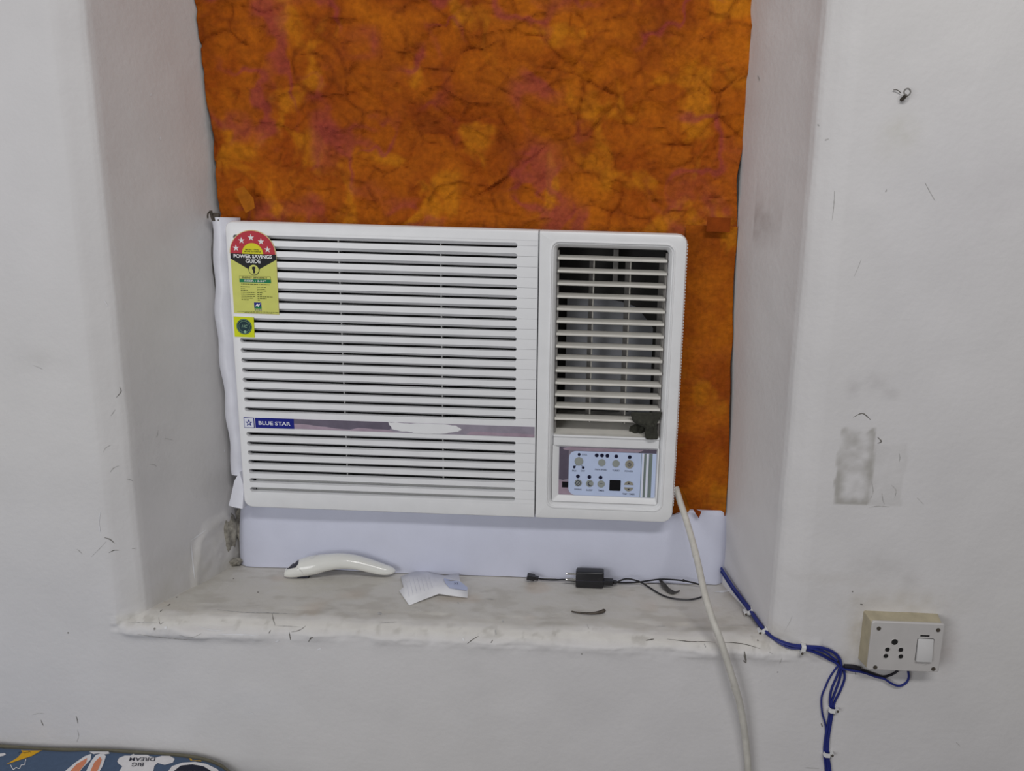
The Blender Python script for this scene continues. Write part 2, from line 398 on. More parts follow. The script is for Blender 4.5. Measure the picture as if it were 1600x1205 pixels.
def decal(poly, bvh, off=.0005, step=4.0):
    """a flat print that follows a surface; polygon in pixels of the photograph"""
    poly = np.array(poly, float); pts = []; n = len(poly)
    for i in range(n):
        a, b = poly[i], poly[(i+1) % n]; m = max(1, int(np.linalg.norm(b-a)/step))
        for t in range(m): pts.append(a+(b-a)*t/m)
    nb = len(pts); lo, hi = poly.min(0), poly.max(0)
    def inside(p):
        c = False
        for i in range(n):
            a, b = poly[i], poly[i-1]
            if (a[1] > p[1]) != (b[1] > p[1]) and p[0] < (b[0]-a[0])*(p[1]-a[1])/(b[1]-a[1])+a[0]: c = not c
        return c
    for x in np.arange(lo[0], hi[0], step):
        for y in np.arange(lo[1], hi[1], step):
            if inside((x, y)): pts.append(np.array([x, y]))
    r = mgeo.delaunay_2d_cdt([Vector((float(p[0]), float(p[1]))) for p in pts], [(i, (i+1) % nb) for i in range(nb)], [list(range(nb))], 1, 1e-5)
    V3, ok = [], []
    for v in r[0]:
        q = hit(bvh, v[0], v[1], off)[0]; ok.append(q is not None); V3.append(q if q is not None else np.zeros(3))
    F = [list(f) for f in r[2] if all(ok[i] for i in f)]
    lab = list(range(len(V3)))                      # keep one connected piece
    def root(i):
        while lab[i] != i: lab[i] = lab[lab[i]]; i = lab[i]
        return i
    for f in F:
        for i in f[1:]: lab[root(i)] = root(f[0])
    if F:
        cnt = {}
        for f in F: cnt[root(f[0])] = cnt.get(root(f[0]), 0)+1
        best = max(cnt, key=cnt.get); F = [f for f in F if root(f[0]) == best]
    used = sorted({i for f in F for i in f}); mp = {j: i for i, j in enumerate(used)}
    return np.array([V3[i] for i in used]), [[mp[i] for i in f] for f in F]

# closed window and jambs behind the paper
wf = props(bpy.data.objects.new('window_1', None), 'closed grey window frame behind the orange paper', kind='structure'); COL.objects.link(wf)
ORG[wf.name] = np.array([.35, .085, .0]); wf.location = (.35, .085, Z0)
mk('window_frame', join(rbox(.722, .7515, .072, .097, -.42, .60, .002), rbox(-.046, -.016, .072, .097, -.42, .60, .002)), M['frame'], wf)
mk('window_board', rbox(-.016, .722, .074, .097, .012, .60), M['frame'], wf)

# cracks, scuffs and chips of the plaster, plus strips of painted shade
CR = [([(333,352),(331,400),(337,450),(343,500),(347,540)],3.4,'crack_or_gap_shade'), ([(346,530),(350,570),(356,600)],2.2,'crack_or_gap_shade'), ([(356,640),(358,665),(361,690)],4.0,'crack_or_gap_shade'), ([(187,605),(189,612),(181,622)],1.6,'crack_or_gap_shade'), ([(247,672),(246,680),(244,683)],1.3,'scuff_or_shade'), ([(257,685),(263,686),(270,688)],1.3,'scuff_or_shade'),  # leading dark strips paint the shaded gap beside the foam
      ([(161,707),(165,700),(174,695)],1.4,'scuff_or_shade'), ([(172,738),(178,731),(186,728)],1.4,'scuff_or_shade'), ([(198,749),(204,750),(208,752)],1.3,'scuff_or_shade'),
      ([(163,840),(172,843),(179,849)],2.0,'crack_or_gap_shade'), ([(143,870),(155,858),(166,846)],1.0,'scuff_or_shade'), ([(170,864),(178,860),(186,860)],1.4,'crack_or_gap_shade'),
      ([(206,857),(210,857),(213,856)],1.2,'scuff_or_shade'), ([(120,858),(124,861),(129,866)],1.3,'scuff_or_shade'), ([(234,725),(240,726),(245,729)],1.2,'scuff_or_shade'),
      ([(180,640),(176,646),(173,650)],1.1,'scuff_or_shade'), ([(50,1117),(60,1115),(70,1115)],1.2,'scuff_or_shade'), ([(64,1125),(66,1130),(68,1134)],1.6,'crack_or_gap_shade'),
      ([(119,1119),(121,1125),(122,1131)],1.7,'crack_or_gap_shade'), ([(121,1140),(123,1150),(120,1160)],1.0,'scuff_or_shade'), ([(52,571),(60,574),(67,577)],1.2,'scuff_or_shade'),
      ([(1445,285),(1453,300),(1461,314)],1.5,'scuff_or_shade'), ([(1334,433),(1340,420),(1346,404)],1.1,'scuff_or_shade'), ([(1304,298),(1303,320),(1300,345)],1.6,'scuff_or_shade'),
      ([(1333,652),(1346,646),(1354,650),(1360,656)],2.2,'crack_or_gap_shade'), ([(1371,683),(1377,690),(1371,693)],2.6,'crack_or_gap_shade'),
      ([(1405,708),(1406,715),(1405,722)],1.2,'scuff_or_shade'), ([(1362,752),(1364,768),(1360,780)],1.6,'scuff_or_shade'), ([(1378,770),(1379,780),(1382,788)],1.5,'scuff_or_shade'),
      ([(1393,758),(1400,766),(1398,778)],1.5,'scuff_or_shade'), ([(1358,793),(1372,791),(1390,792)],1.4,'scuff_or_shade'), ([(1184,118),(1186,123),(1186,127)],3.2,'scuff_or_shade'),
      ([(1278,194),(1280,197)],3.0,'scuff_or_shade'), ([(1289,219),(1295,217)],3.0,'scuff_or_shade'), ([(1385,296),(1384,300)],2.5,'scuff_or_shade'),
      ([(1009,1001),(1022,999)],2.6,'crack_or_gap_shade'), ([(1042,999),(1060,1001),(1080,1003),(1100,1003),(1118,1004)],1.6,'crack_or_gap_shade'), ([(1128,1004),(1150,1005),(1168,1008),(1188,1014)],1.6,'crack_or_gap_shade'),
      ([(1163,1018),(1164,1026),(1166,1035)],4.2,'crack_or_gap_shade'), ([(1161,1032),(1166,1036)],2.4,'crack_or_gap_shade'), ([(1100,1006),(1103,1012)],2.0,'scuff_or_shade'), ([(1202,1019),(1207,1022)],1.6,'scuff_or_shade'), ([(1218,1037),(1222,1028)],2.2,'scuff_or_shade'),
      ([(1183,1000),(1185,1002)],3.0,'crack_or_gap_shade'), ([(1026,979),(1040,979)],1.4,'scuff_or_shade'), ([(917,976),(920,983)],1.3,'scuff_or_shade'), ([(730,1006),(738,1000),(748,994)],1.8,'crack_or_gap_shade'), ([(774,984),(775,992)],3.2,'scuff_or_shade'),
      ([(767,1005),(770,1000)],1.8,'crack_or_gap_shade'), ([(425,958),(427,968),(430,978)],1.4,'crack_or_gap_shade'), ([(430,978),(450,979),(470,980)],1.0,'scuff_or_shade'), ([(452,988),(454,1000)],2.0,'crack_or_gap_shade'),
      ([(455,988),(468,985),(478,978)],1.4,'crack_or_gap_shade'), ([(420,990),(423,985)],1.8,'crack_or_gap_shade'), ([(482,1003),(486,997),(490,997)],2.6,'crack_or_gap_shade'), ([(240,984),(243,982)],4.0,'crack_or_gap_shade'),
      ([(200,973),(225,973),(250,974)],1.4,'scuff_or_shade'), ([(248,965),(250,975),(256,972)],1.1,'crack_or_gap_shade'), ([(262,947),(266,944)],2.0,'crack_or_gap_shade'), ([(250,956),(254,953)],1.8,'crack_or_gap_shade'),
      ([(280,993),(300,996),(315,990)],1.6,'scuff_or_shade'), ([(215,991),(240,995),(270,998),(300,1000)],1.5,'scuff_or_shade'), ([(340,953),(380,957),(420,958),(470,960)],1.6,'scuff_or_shade'), ([(106,988),(107,990)],3,'crack_or_gap_shade'),  # long strip below the sill lip paints the shadow under it
      ([(594,974),(620,972)],1.2,'scuff_or_shade'), ([(784,970),(787,972)],4.0,'scuff_or_shade'), ([(590,958),(597,960)],6.0,'scuff_or_shade'), ([(760,936),(772,937)],1.6,'scuff_or_shade'), ([(715,941),(717,944)],2.2,'scuff_or_shade'),
      ([(908,1021),(910,1023)],3.2,'scuff_or_shade'), ([(1433,778),(1443,788)],.9,'scuff_or_shade'), ([(1331,924),(1333,925)],2.6,'crack_or_gap_shade'), ([(1344,944),(1348,945)],2.4,'crack_or_gap_shade'), ([(1225,988),(1234,972),(1238,962)],1.0,'scuff_or_shade'),
      ([(1258,1200),(1262,1200),(1280,1201)],1.6,'scuff_or_shade'), ([(1283,1130),(1285,1136)],2.6,'crack_or_gap_shade'), ([(1336,1045),(1337,1055)],1.6,'crack_or_gap_shade'), ([(1494,1160),(1500,1166)],1.2,'scuff_or_shade')]
CH = [([(343,991),(380,992),(405,993)],2.6), ([(310,980),(330,985),(350,986)],2.0), ([(495,1016),(502,1013)],3.0), ([(257,981),(261,981)],6.0), ([(430,1003),(436,1001)],2.4), ([(388,1112),(397,1115)],1.4),
      ([(157,799),(155,815),(157,835)],1.6), ([(236,146),(235,150)],3.0), ([(250,214),(251,219)],3.2), ([(163,470),(168,478)],2.2), ([(723,997),(725,1002)],3.0), ([(1116,925),(1130,925),(1145,922)],3.0),
      ([(298,845),(308,838),(322,828)],2.4), ([(298,850),(300,870),(304,905)],3.0), ([(350,706),(351,702)],2.4)]
for pts, wd, kd in CR:
    v, f = ribbon(pts, wd)
    if f: mk('crack_or_gap_shade' if kd == 'crack_or_gap_shade' else 'scuff_or_shade_mark', (v, f), M[kd], wall, smooth=True)
for pts, wd in CH:
    v, f = ribbon(pts, wd, off=.0005)
    if f: mk('paint_chip', (v, f), M['chip'], wall, smooth=True)
SP = [(276,934,2.2),(403,926,2.2),(365,905,1.6),(690,905,1.6),(1215,1050,1.5)]
for px, py, r in SP:
    c = surf(px, py, .0006)
    if c is not None: mk('dust_speck', tube([c-[.0008,0,0], c, c+[.0008,0,0]], [.0004, r*.0004, .0004], 6, 2), M['crack_or_gap_shade'], sill, smooth=True)
# broken plaster in the gap beside the foam
def lump(c, r, seed, amp=.35, n=10):
    L = []
    for i in range(n+1):
        t = math.pi*i/n; 
        for j in range(2*n):
            p = 2*math.pi*j/(2*n); L.append((math.sin(t)*math.cos(p), math.sin(t)*math.sin(p), math.cos(t)))
    D = np.array(L); g = 1+amp*fbm(D*.5+seed, .5, 3, seed)
    V = np.array(c)+D*np.array(r)*g[:,None]; F = []
    m = 2*n
    for i in range(n):
        for j in range(m): F.append([i*m+j, i*m+(j+1) % m, (i+1)*m+(j+1) % m, (i+1)*m+j])
    return V, F
q = onY(354, 838, .030); mk('broken_plaster', lump((q[0]-.004, .045, q[2]), (.012, .014, .050), 3, .6, 16), M['rubble'], wall, smooth='all')
q = onY(369, 836, .040); mk('broken_plaster', lump((q[0], .060, q[2]), (.011, .014, .046), 5, .6, 16), M['rubble'], wall, smooth='all')
q = onY(365, 880, .030); mk('broken_plaster', lump((q[0], .036, q[2]), (.012, .008, .005), 7, .6, 14), M['rubble'], wall, smooth='all')

# ------------------------------------------------------------------ air conditioner
AC = empty('air_conditioner', (.33, .05, -.433), 'white window air conditioner with slotted grille set into the wall recess', 'air conditioner')
mk('casing', rbox(.018, .452, .037, .094, -.420, -.012, .003), M['casing'], AC)
mk('rear_casing', rbox(.4525, .642, .0905, .096, -.420, -.012, .001), M['casing'], AC)
GX0, GX1 = .0, .4493
SL, SR, HS = .0125, .4195, .0036
up = [-.0227-.01488*i for i in range(18)]; lo = [-.3145-.01464*i for i in range(7)]
zt, zb = up[0]+.00744, lo[-1]-.00732
def outer(x0, x1, r, ins): return rrect(x0+(ins if x0 < .1 else min(ins, .0006)), x1-(ins if x0 > .1 else min(ins, .0006)), -.433+ins, -ins, [max(q-ins, .0006) for q in r])
R1 = [.012, .001, .001, .014]
hole = rrect(SL, .4484, zb, zt, .00005)
mk('grille_frame', loft([at_y(outer(GX0, GX1, R1, 0), .036), at_y(outer(GX0, GX1, R1, 0), .007), at_y(outer(GX0, GX1, R1, .0008), .003), at_y(outer(GX0, GX1, R1, .0024), .0009), at_y(outer(GX0, GX1, R1, .005), 0), at_y(hole, 0), at_y(hole, .008)]), M['ac'], AC, smooth=30)
def bar(za, zb_, top_slot=True, bot_slot=True, g=.00014):
    x0, x1 = SL, .4484
    def arc(cx, cz, a0, a1, n=4): return [(cx+HS*math.cos(math.radians(a0+(a1-a0)*i/n)), cz+HS*math.sin(math.radians(a0+(a1-a0)*i/n))) for i in range(n+1)]
    F = [(x0, za)]
    if top_slot: F += arc(SL+HS, za, 180, 270) + arc(SR-HS, za, 270, 360) + [(SR+.0005, za-g)]
    F += [(x1, za-g)]; nt = len(F)
    F += [(x1, zb_+g)]
    if bot_slot: F += [(SR+.0005, zb_+g)] + arc(SR-HS, zb_, 0, 90) + arc(SL+HS, zb_, 90, 180)
    F += [(x0, zb_)]
    F = np.array(F); B = F.copy()
    if bot_slot:
        m = (np.arange(len(F)) >= nt) & (F[:,0] > SL+.0004) & (F[:,0] < SR-.0004)
        B[m, 1] = zb_-.0009
    return loft([at_y(F, 0), at_y(B, .0100)], True, True)
slots = up+lo; b0 = None
def bars_of(S, first, last):
    p = abs(S[1]-S[0]); proto = None
    for i in range(len(S)-1):
        c = (.21, .004, (S[i]+S[i+1])/2)
        if proto is None: proto = mk('grille_bar', bar(S[i], S[i+1]), M['ac'], AC, at=c, smooth=25)
        else: again(proto, 'grille_bar', AC, c)
bars_of(up, 1, 1); bars_of(lo, 1, 1)
mk('grille_bar', bar(zt, up[0], False, True), M['ac'], AC, at=(.21, .004, zt), smooth=25)
mk('grille_bar', bar(up[-1], lo[0]), M['ac'], AC, at=(.21, .004, -.295), smooth=25)
mk('grille_bar', bar(lo[-1], zb, True, False), M['ac'], AC, at=(.21, .004, zb), smooth=25)
mk('filter_mesh', rbox(.010, .4485, .024, .030, -.412, -.013), M['dark'], AC)
mk('lower_backing', rbox(.018, .44, .0104, .0130, -.4095, -.3805), M['rib'], AC)
for px in (535, 690):
    x = onY(px, 560, .008)[0]; mk('grille_rib', rbox(x-.0009, x+.0009, .0100, .020, zb+.004, zt-.004), M['rib'], AC)
# right bezel
BX0, BX1 = .4503, .66
R2 = [.001, .014, .017, .001]
OX0, OX1, OZ0, OZ1 = .4700, .6395, -.4105, -.0180
def op(i, y): return at_y(rrect(OX0+i, OX1-i, OZ0+i, OZ1-i, max(.0095-i, .001)), y)
mk('bezel', loft([at_y(outer(BX0, BX1, R2, 0), .036), at_y(outer(BX0, BX1, R2, 0), .009), at_y(outer(BX0, BX1, R2, .0008), .004), at_y(outer(BX0, BX1, R2, .0022), .0010), at_y(outer(BX0, BX1, R2, .0042), 0),
    op(-.0040, 0), op(-.0036, -.0011), op(-.0022, -.0014), op(-.0012, -.0004), op(-.0010, .0010), op(.0006, .0012), op(.0030, .0045), op(.0052, .0100), op(.0058, .0160)]), M['ac_bezel'], AC, smooth=32)
# vertical grooves down the side
gr = [rbox(.6590, .6612, .010, .034, -.014-.0044*i-.0026, -.014-.0044*i, .0004, 1) for i in range(90)]
mk('side_ridges', join(*gr), M['ac_bezel'], AC, label='row of fine ridges down the side of the bezel')
CX0, CX1, CZ0, CZ1 = .4757, .6338, -.3000, -.0237
mk('air_duct', loft([at_y(rrect(CX0, CX1, CZ0-.003, CZ1, .004), .0158), at_y(rrect(CX0, CX1, CZ0-.003, CZ1, .004), .090)], False, True), M['duct'], AC)
# pale curved blower housing inside
pr = [(.088, -.098), (.080, -.100), (.073, -.120), (.070, -.150), (.071, -.190), (.069, -.225), (.064, -.250), (.060, -.262), (.088, -.272)]
def housing(x0, x1, bend):
    L = []
    for t in np.linspace(0, 1, 9):
        x = x0+(x1-x0)*t; L.append([(x, y+bend*t*t, z-.022*t**3*bend/.012) for y, z in pr])
    L = [np.array(q) for q in L]; V = np.concatenate(L); n = len(pr); F = []
    for k in range(8):
        for i in range(n-1): F.append([k*n+i, k*n+i+1, (k+1)*n+i+1, (k+1)*n+i])
    return V, F
mk('blower_housing', housing(.488, .622, .016), M['scroll'], AC, smooth=True)
mk('duct_partition', rbox(.556, .564, .050, .088, -.075, -.026, .001), M['vane'], AC)
tr = np.array([(.006, -.2995), (.012, -.2985), (.060, -.284), (.088, -.282), (.088, -.302), (.006, -.3035)])
mk('outlet_tray', loft([np.array([(CX0+.0005, y, z) for y, z in tr]), np.array([(CX1-.0005, y, z) for y, z in tr])], True, True), M['louver'], AC)
# tilted horizontal louvers
prof = np.array([(.0052, .0004), (.0060, .0016), (.0075, .0021), (.0215, .0050), (.0228, .0046), (.0228, .0036), (.0085, -.0012), (.0064, -.0016), (.0054, -.0008)])
lv = None
for i in range(14):
    z = -.0397-.01818*i
    if lv is None:
        lv = mk('louver', loft([np.array([(.4768, y, z+dz) for y, dz in prof]), np.array([(.6328, y, z+dz) for y, dz in prof])], True, True), M['louver'], AC, at=(.555, .012, z), smooth=35)
    else: again(lv, 'louver', AC, (.555, .012, z))
for px in (925, 981, 1034):
    x = onY(px, 530, .026)[0]
    a = math.radians(-17)
    v, f = rbox(-.0006, .0006, 0, .024, -.286, -.036, .0004, 1)
    v = np.stack([x+v[:,0]*math.cos(a)+v[:,1]*math.sin(a), .0245+v[:,1]*math.cos(a), v[:,2]], 1)
    vn = mk('vertical_vane', (v, f), M['vane'], AC)
    mk('bright_vane_edge', tube([(x, .0240, -.040), (x, .0240, -.16), (x, .0240, -.284)], .0010, 6, 2), M['louver'], vn, smooth=True)  # pale rod added to paint the bright, lit front edge
for x in (.4772, .6322):
    mk('louver_rail', rbox(x-.0012, x+.0012, .010, .026, -.297, -.028), M['vane'], AC)
# divider and control recess
dv = np.array([(.0030, -.2995), (.0022, -.3005), (.0024, -.3020), (.0045, -.3032), (.0060, -.3165), (.0150, -.3168), (.0150, -.2995)])
mk('divider', loft([np.array([(CX0, y, z) for y, z in dv]), np.array([(CX1, y, z) for y, z in dv])], True, True), M['ac_bezel'], AC)
fr = [at_y(rrect(CX0-.001, CX1+.001, -.4055, -.3150, .003), .0055), at_y(rrect(CX0+.0005, CX1-.0008, -.404, -.3168, .002), .0060), at_y(rrect(.4842, .6316, -.3960, -.3192, .0005), .0103)]
mk('control_recess', loft(fr, False, True), M['ac_bezel'], AC, smooth=25)
CPN = mk('control_panel', prism(rrect(.4845, .6312, -.3957, -.3195, .0006), .0096, .0110), M['film_l'], AC, label='mauve film control panel with pale blue keypad')
y1 = .0093
mk('film_patch', prism([(.4847,-.3197),(.4988,-.3225),(.4992,-.3700),(.4910,-.3722),(.4847,-.3705)], .0092, .0097), M['film_d'], CPN)
mk('film_patch', prism([(.490,-.3225),(.500,-.3200),(.560,-.3203),(.612,-.3208),(.604,-.3245),(.560,-.3252),(.505,-.3250),(.492,-.3240)], .0089, .0097), M['film_p'], CPN)
mk('film_patch', prism([(.4847,-.3730),(.4985,-.3745),(.5000,-.3900),(.5150,-.3953),(.4847,-.3953)], .0092, .0097), M['film_p'], CPN)
mk('film_patch', prism([(.612,-.3205),(.6310,-.3200),(.6310,-.3250),(.604,-.3252)], .0087, .0097), M['film_d'], CPN)
mk('keypad', prism(rrect(.4995, .6311, -.3955, -.3256, [.011, .0005, .0005, .011]), .0086, .0097), M['pan_b'], CPN)
def cd(x, z, r, m, nm, y=.0082, n=18): mk(nm, disc(x, z, r, y, .0087, n), M[m], CPN)
for x, z, r, m in ((.5146,-.3414,.0066,'btn'),(.5492,-.3422,.0056,'btn'),(.5706,-.3429,.0056,'btn'),(.5910,-.3434,.0066,'btn2'),(.5143,-.3759,.0056,'btn'),(.5320,-.3761,.0056,'btn'),(.5493,-.3762,.0056,'btn')):
    cd(x, z, r, m, 'button', .0078)
for s in (1, -1):
    a = np.radians(np.linspace(10, 170, 12)); mk('button', prism(np.stack([.5912+.0072*np.cos(a), -.3781+s*(.0008+.0072*np.sin(a))], 1), .0078, .0087), M['btn2'], CPN)
    mk('arrow_mark', prism([(.5896,-.3781+s*.0040),(.5928,-.3781+s*.0040),(.5912,-.3781+s*.0062)], .0075, .0079), M['led'], CPN)
for x, z in ((.5146,-.3306),(.5412,-.3311),(.5492,-.3310),(.5573,-.3312),(.5707,-.3316),(.5909,-.3321),(.5137,-.3654),(.5311,-.3657),(.5481,-.3660)):
    cd(x, z, .0029 if x != .5146 else .0022, 'led', 'indicator_light')
for x, z in ((.5078,-.3508),(.5213,-.3513)): cd(x, z, .0021, 'led', 'indicator_light')
for a, b in (((.5146,-.3330),(.5146,-.3350)),((.5090,-.3495),(.5110,-.3475)),((.5203,-.3497),(.5183,-.3477))):
    a, b = np.array(a), np.array(b); d = (b-a)/np.linalg.norm(b-a); n_ = np.array([-d[1], d[0]])*.0003
    mk('guide_line', prism([a-n_, b-n_, b+n_, a+n_], .0083, .0087), M['ink'], CPN)
mk('display_window', prism(rrect(.5620, .5789, -.3861, -.3693, .0012), .0080, .0087), M['blackg'], CPN)
mk('sensor_window', prism(rrect(.4898, .4994, -.3838, -.3746, .0003), .0084, .0090), M['blackg'], CPN)
for x0, x1, m in ((.6085,.6090,'stripe'),(.6128,.6162,'stripe'),(.6200,.6252,'stripe'),(.6104,.6126,'brandw'),(.6165,.6197,'brandw')):
    mk('stripe', prism([(x0,-.3953),(x1,-.3953),(x1,-.3258),(x0,-.3258)], .0084, .0087), M[m], CPN)
for s, x, z, wd in (('COOL',.5228,-.3306,.0080),('FAN',.5078,-.3567,.0060),('DRY',.5212,-.3565,.0062),('FAN SPEED',.5486,-.3536,.0185),('TURBO',.5710,-.3541,.0110),('POWER',.5906,-.3545,.0125),
                    ('SWING',.5142,-.3862,.0110),('SLEEP',.5317,-.3868,.0102),('TIMER',.5493,-.3868,.0100),('TEMP / TIMER',.5914,-.3908,.0190)):
    mk('key_lettering', text(s, x, z, wd, .0026, .00845, .012), M['ink'], CPN)
# pictograms on the keys
mk('power_symbol', join(prism([(.5906,-.3432),(.5914,-.3432),(.5914,-.3405),(.5906,-.3405)], .0075, .0078), torus((.5910,.0077,-.3437), .0024, .0004, n=14, m=4)), M['ink'], CPN)
mk('swing_symbol', join(torus((.5143,.0077,-.3759), .0036, .0005, n=16, m=4), prism([(.5122,-.3782),(.5130,-.3786),(.5164,-.3742),(.5156,-.3738)], .0074, .0078)), M['ink'], CPN)
aa = np.radians(np.linspace(60, 300, 12)); m1 = np.stack([.5325+.0036*np.cos(aa), -.3762+.0036*np.sin(aa)], 1); m2 = np.stack([.5335+.0030*np.cos(aa[::-1]), -.3757+.0030*np.sin(aa[::-1])], 1)
mk('moon_symbol', prism(np.concatenate([m1, m2]), .0075, .0078), M['ink'], CPN)
mk('timer_symbol', prism([(.5470,-.3752),(.5515,-.3752),(.5515,-.3758),(.5470,-.3758)], .0075, .0078), M['ink'], CPN)
# brand strip
BS = mk('brand_strip', prism([(.0862,-.3036),(.4476,-.3040),(.4476,-.2877),(.0862,-.2882)], -.0006, .0002), M['film_l'], AC, label='worn mauve decorative strip with blue brand name')
jag = [(.0862,-.2960)]+[(.0862+.012*i, -.2945-.0009*i*.55-.0012*random.random()-(.0006*i if i < 8 else 0)) for i in range(1, 13)]
mk('film_patch', prism([(.0864,-.3035)]+[(x, max(z, -.3030)) for x, z in jag]+[(.240,-.3036)], -.0008, -.0003), M['film_p'], BS)
mk('film_patch', prism([(.0864,-.2884),(.2330,-.2882),(.2330,-.2960)]+[(x, z+.0004) for x, z in jag[::-1]], -.0009, -.0003), M['film_d'], BS)
wp = [(.2290,-.2885),(.245,-.2884),(.262,-.2888),(.290,-.2880),(.312,-.2883),(.330,-.2900),(.338,-.2950),(.334,-.2990),(.322,-.3005),(.312,-.3032),(.296,-.3038),(.270,-.3035),(.262,-.3020),(.245,-.3015),(.234,-.2985)]
wq = []
for a_, b_ in zip(wp, wp[1:]+wp[:1]):
    for t in (0, .34, .67): wq.append((a_[0]+(b_[0]-a_[0])*t+random.uniform(-.0010, .0010), a_[1]+(b_[1]-a_[1])*t+random.uniform(-.0006, .0006)))
mk('torn_patch', prism(wq, -.0012, -.0004), M['ac'], BS, label='white torn patch where the strip has peeled')
mk('film_patch', prism([(.345,-.3035),(.352,-.2985),(.372,-.2980),(.395,-.2992),(.420,-.2985),(.447,-.2996),(.447,-.3036)], -.0008, -.0003), M['film_p'], BS)
mk('brand_plate', prism([(.0276,-.3042),(.0862,-.3037),(.0862,-.2883),(.0276,-.2888)], -.0009, .0002), M['navy'], BS)
mk('brand_lettering', text('BLUE STAR', .0568, -.2962, .0485, .0058, -.0011, .022), M['brandw'], BS)
mk('logo_box', prism([(.0103,-.3045),(.0258,-.3045),(.0258,-.2888),(.0103,-.2886)], -.0008, .0002), M['navy'], BS)
mk('logo_field', prism([(.0111,-.3037),(.0250,-.3037),(.0250,-.2896),(.0111,-.2894)], -.0010, -.0007), M['brandw'], BS)
mk('logo_star', star(.01805, -.2968, .0058, -.0013, -.0009, .40), M['navy'], BS)
mk('logo_star_core', star(.01805, -.2968, .0026, -.0015, -.0012, .42), M['brandw'], BS)
# energy label
def Lx(c): return .0074+(c-80)/440*.0660
def Lz(c): return -.0135-(c-70)/835*.1185
cx, cz = Lx(297), Lz(297)
def arch(r, z0): 
    a = np.radians(np.linspace(180, 0, 25)); return np.stack([cx+r*np.cos(a), cz+r*np.sin(a)], 1).tolist()
sil = arch(.0336, 0)+[(.0738, cz), (.0731, -.1320), (.0068, -.1316), (.0073, cz)]
EL = mk('energy_label', prism(sil, -.0009, -.0002), M['lab_rim'], AC, label='yellow energy rating label with red arch of five stars')
mk('label_field', prism([(.0076, cz), (.0735, cz), (.0728, -.1315), (.0071, -.1312)], -.0011, -.0008), M['lab_y'], EL)
mk('label_arch', prism(arch(.0325, 0), -.0012, -.0008), M['lab_r'], EL)
mk('label_core', prism(arch(.0153, 0), -.0015, -.0011), M['lab_y2'], EL)
for k, (sx, sz) in enumerate(((140,243),(197,167),(290,135),(385,172),(443,250))): mk('label_star', star(Lx(sx), Lz(sz), .0050, -.0016, -.0011, .36), M['lab_w'], EL)
mk('label_band', prism([(.0076, cz), (.0735, cz), (.0734, Lz(350)), (Lx(345), Lz(452)), (Lx(250), Lz(452)), (.0075, Lz(350))], -.0015, -.0010), M['lab_k'], EL)
mk('label_lettering', text('POWER SAVINGS', cx, Lz(322), .0555, .0052, -.0017, .028), M['lab_w'], EL)
mk('label_lettering', text('GUIDE', cx, Lz(370), .0215, .0052, -.0017, .028), M['lab_w'], EL)
mk('label_lettering', text('MORE STARS', cx, Lz(255), .0200, .0020, -.0017, .012), M['lab_k'], EL)
mk('label_lettering', text('MORE SAVINGS', cx, Lz(274), .0240, .0020, -.0017, .012), M['lab_k'], EL)
mk('label_ring', disc(Lx(300), Lz(455), .0078, -.0018, -.0012, 24), M['lab_k'], EL)
mk('label_disc', disc(Lx(300), Lz(455), .0071, -.0020, -.0016, 24), M['lab_y'], EL)
mk('label_emblem', prism([(Lx(x), Lz(y)) for x, y in ((285,428),(305,422),(318,430),(316,448),(308,455),(314,470),(308,490),(292,490),(296,470),(290,458),(284,446))], -.0022, -.0018), M['lab_k'], EL)
mk('label_frame', prism([(Lx(152), Lz(551)), (Lx(456), Lz(551)), (Lx(456), Lz(520)), (Lx(152), Lz(520))], -.0012, -.0009), M['lab_txt'], EL)
mk('label_frame_field', prism([(Lx(156), Lz(549)), (Lx(452), Lz(549)), (Lx(452), Lz(523)), (Lx(156), Lz(523))], -.0014, -.0010), M['lab_y'], EL)
mk('label_lettering', text('ENERGY EFFICIENCY', Lx(302), Lz(536), .0370, .0024, -.0016, .016), M['lab_k'], EL)
mk('label_green_band', prism([(Lx(152), Lz(586)), (Lx(458), Lz(586)), (Lx(458), Lz(550)), (Lx(152), Lz(550))], -.0014, -.0009), M['lab_g'], EL)
mk('label_lettering', text('ISEER : 3.51*', Lx(306), Lz(568), .0320, .0029, -.0016, .016), M['lab_w'], EL)
def dashes(x0, x1, z, hgt, seed):
    r = random.Random(seed); q = []; x = x0
    while x < x1:
        wd = min(x1-x, r.uniform(6, 26)); q.append(prism([(Lx(x), Lz(z+hgt)), (Lx(x+wd), Lz(z+hgt)), (Lx(x+wd), Lz(z-hgt)), (Lx(x), Lz(z-hgt))], -.0013, -.0010)); x += wd+r.uniform(3, 7)
    return join(*q)
mk('label_small_print', dashes(165, 445, 603, 4, 1), M['lab_txt'], EL)
for k, z in enumerate((630, 650, 666, 686, 706, 726, 744, 762)):
    mk('label_small_print', dashes(160, (250, 200, 232, 298, 298, 300, 268, 230)[k], z, 4, 10+k), M['lab_txt'], EL)
    mk('label_small_print', dashes(318, (405, 395, 410, 372, 360, 462, 405, 340)[k], z, 4, 30+k), M['lab_txt'], EL)
mk('label_small_print', dashes(110, 520, 884, 2.5, 51), M['lab_txt'], EL); mk('label_small_print', dashes(180, 460, 894, 2.5, 52), M['lab_txt'], EL)
bx0, bx1, bz0, bz1 = Lx(280), Lx(350), Lz(850), Lz(786)
mk('label_crest', prism([(bx0,bz0),(bx1,bz0),(bx1,bz1),(bx0,bz1)], -.0013, -.0010), M['navy'], EL)
mk('label_crest', prism([(bx0,bz0),(bx1,bz0),(bx1,bz0+.003),(bx0+.004,bz0+.0045)], -.0014, -.0012), M['lab_g'], EL)
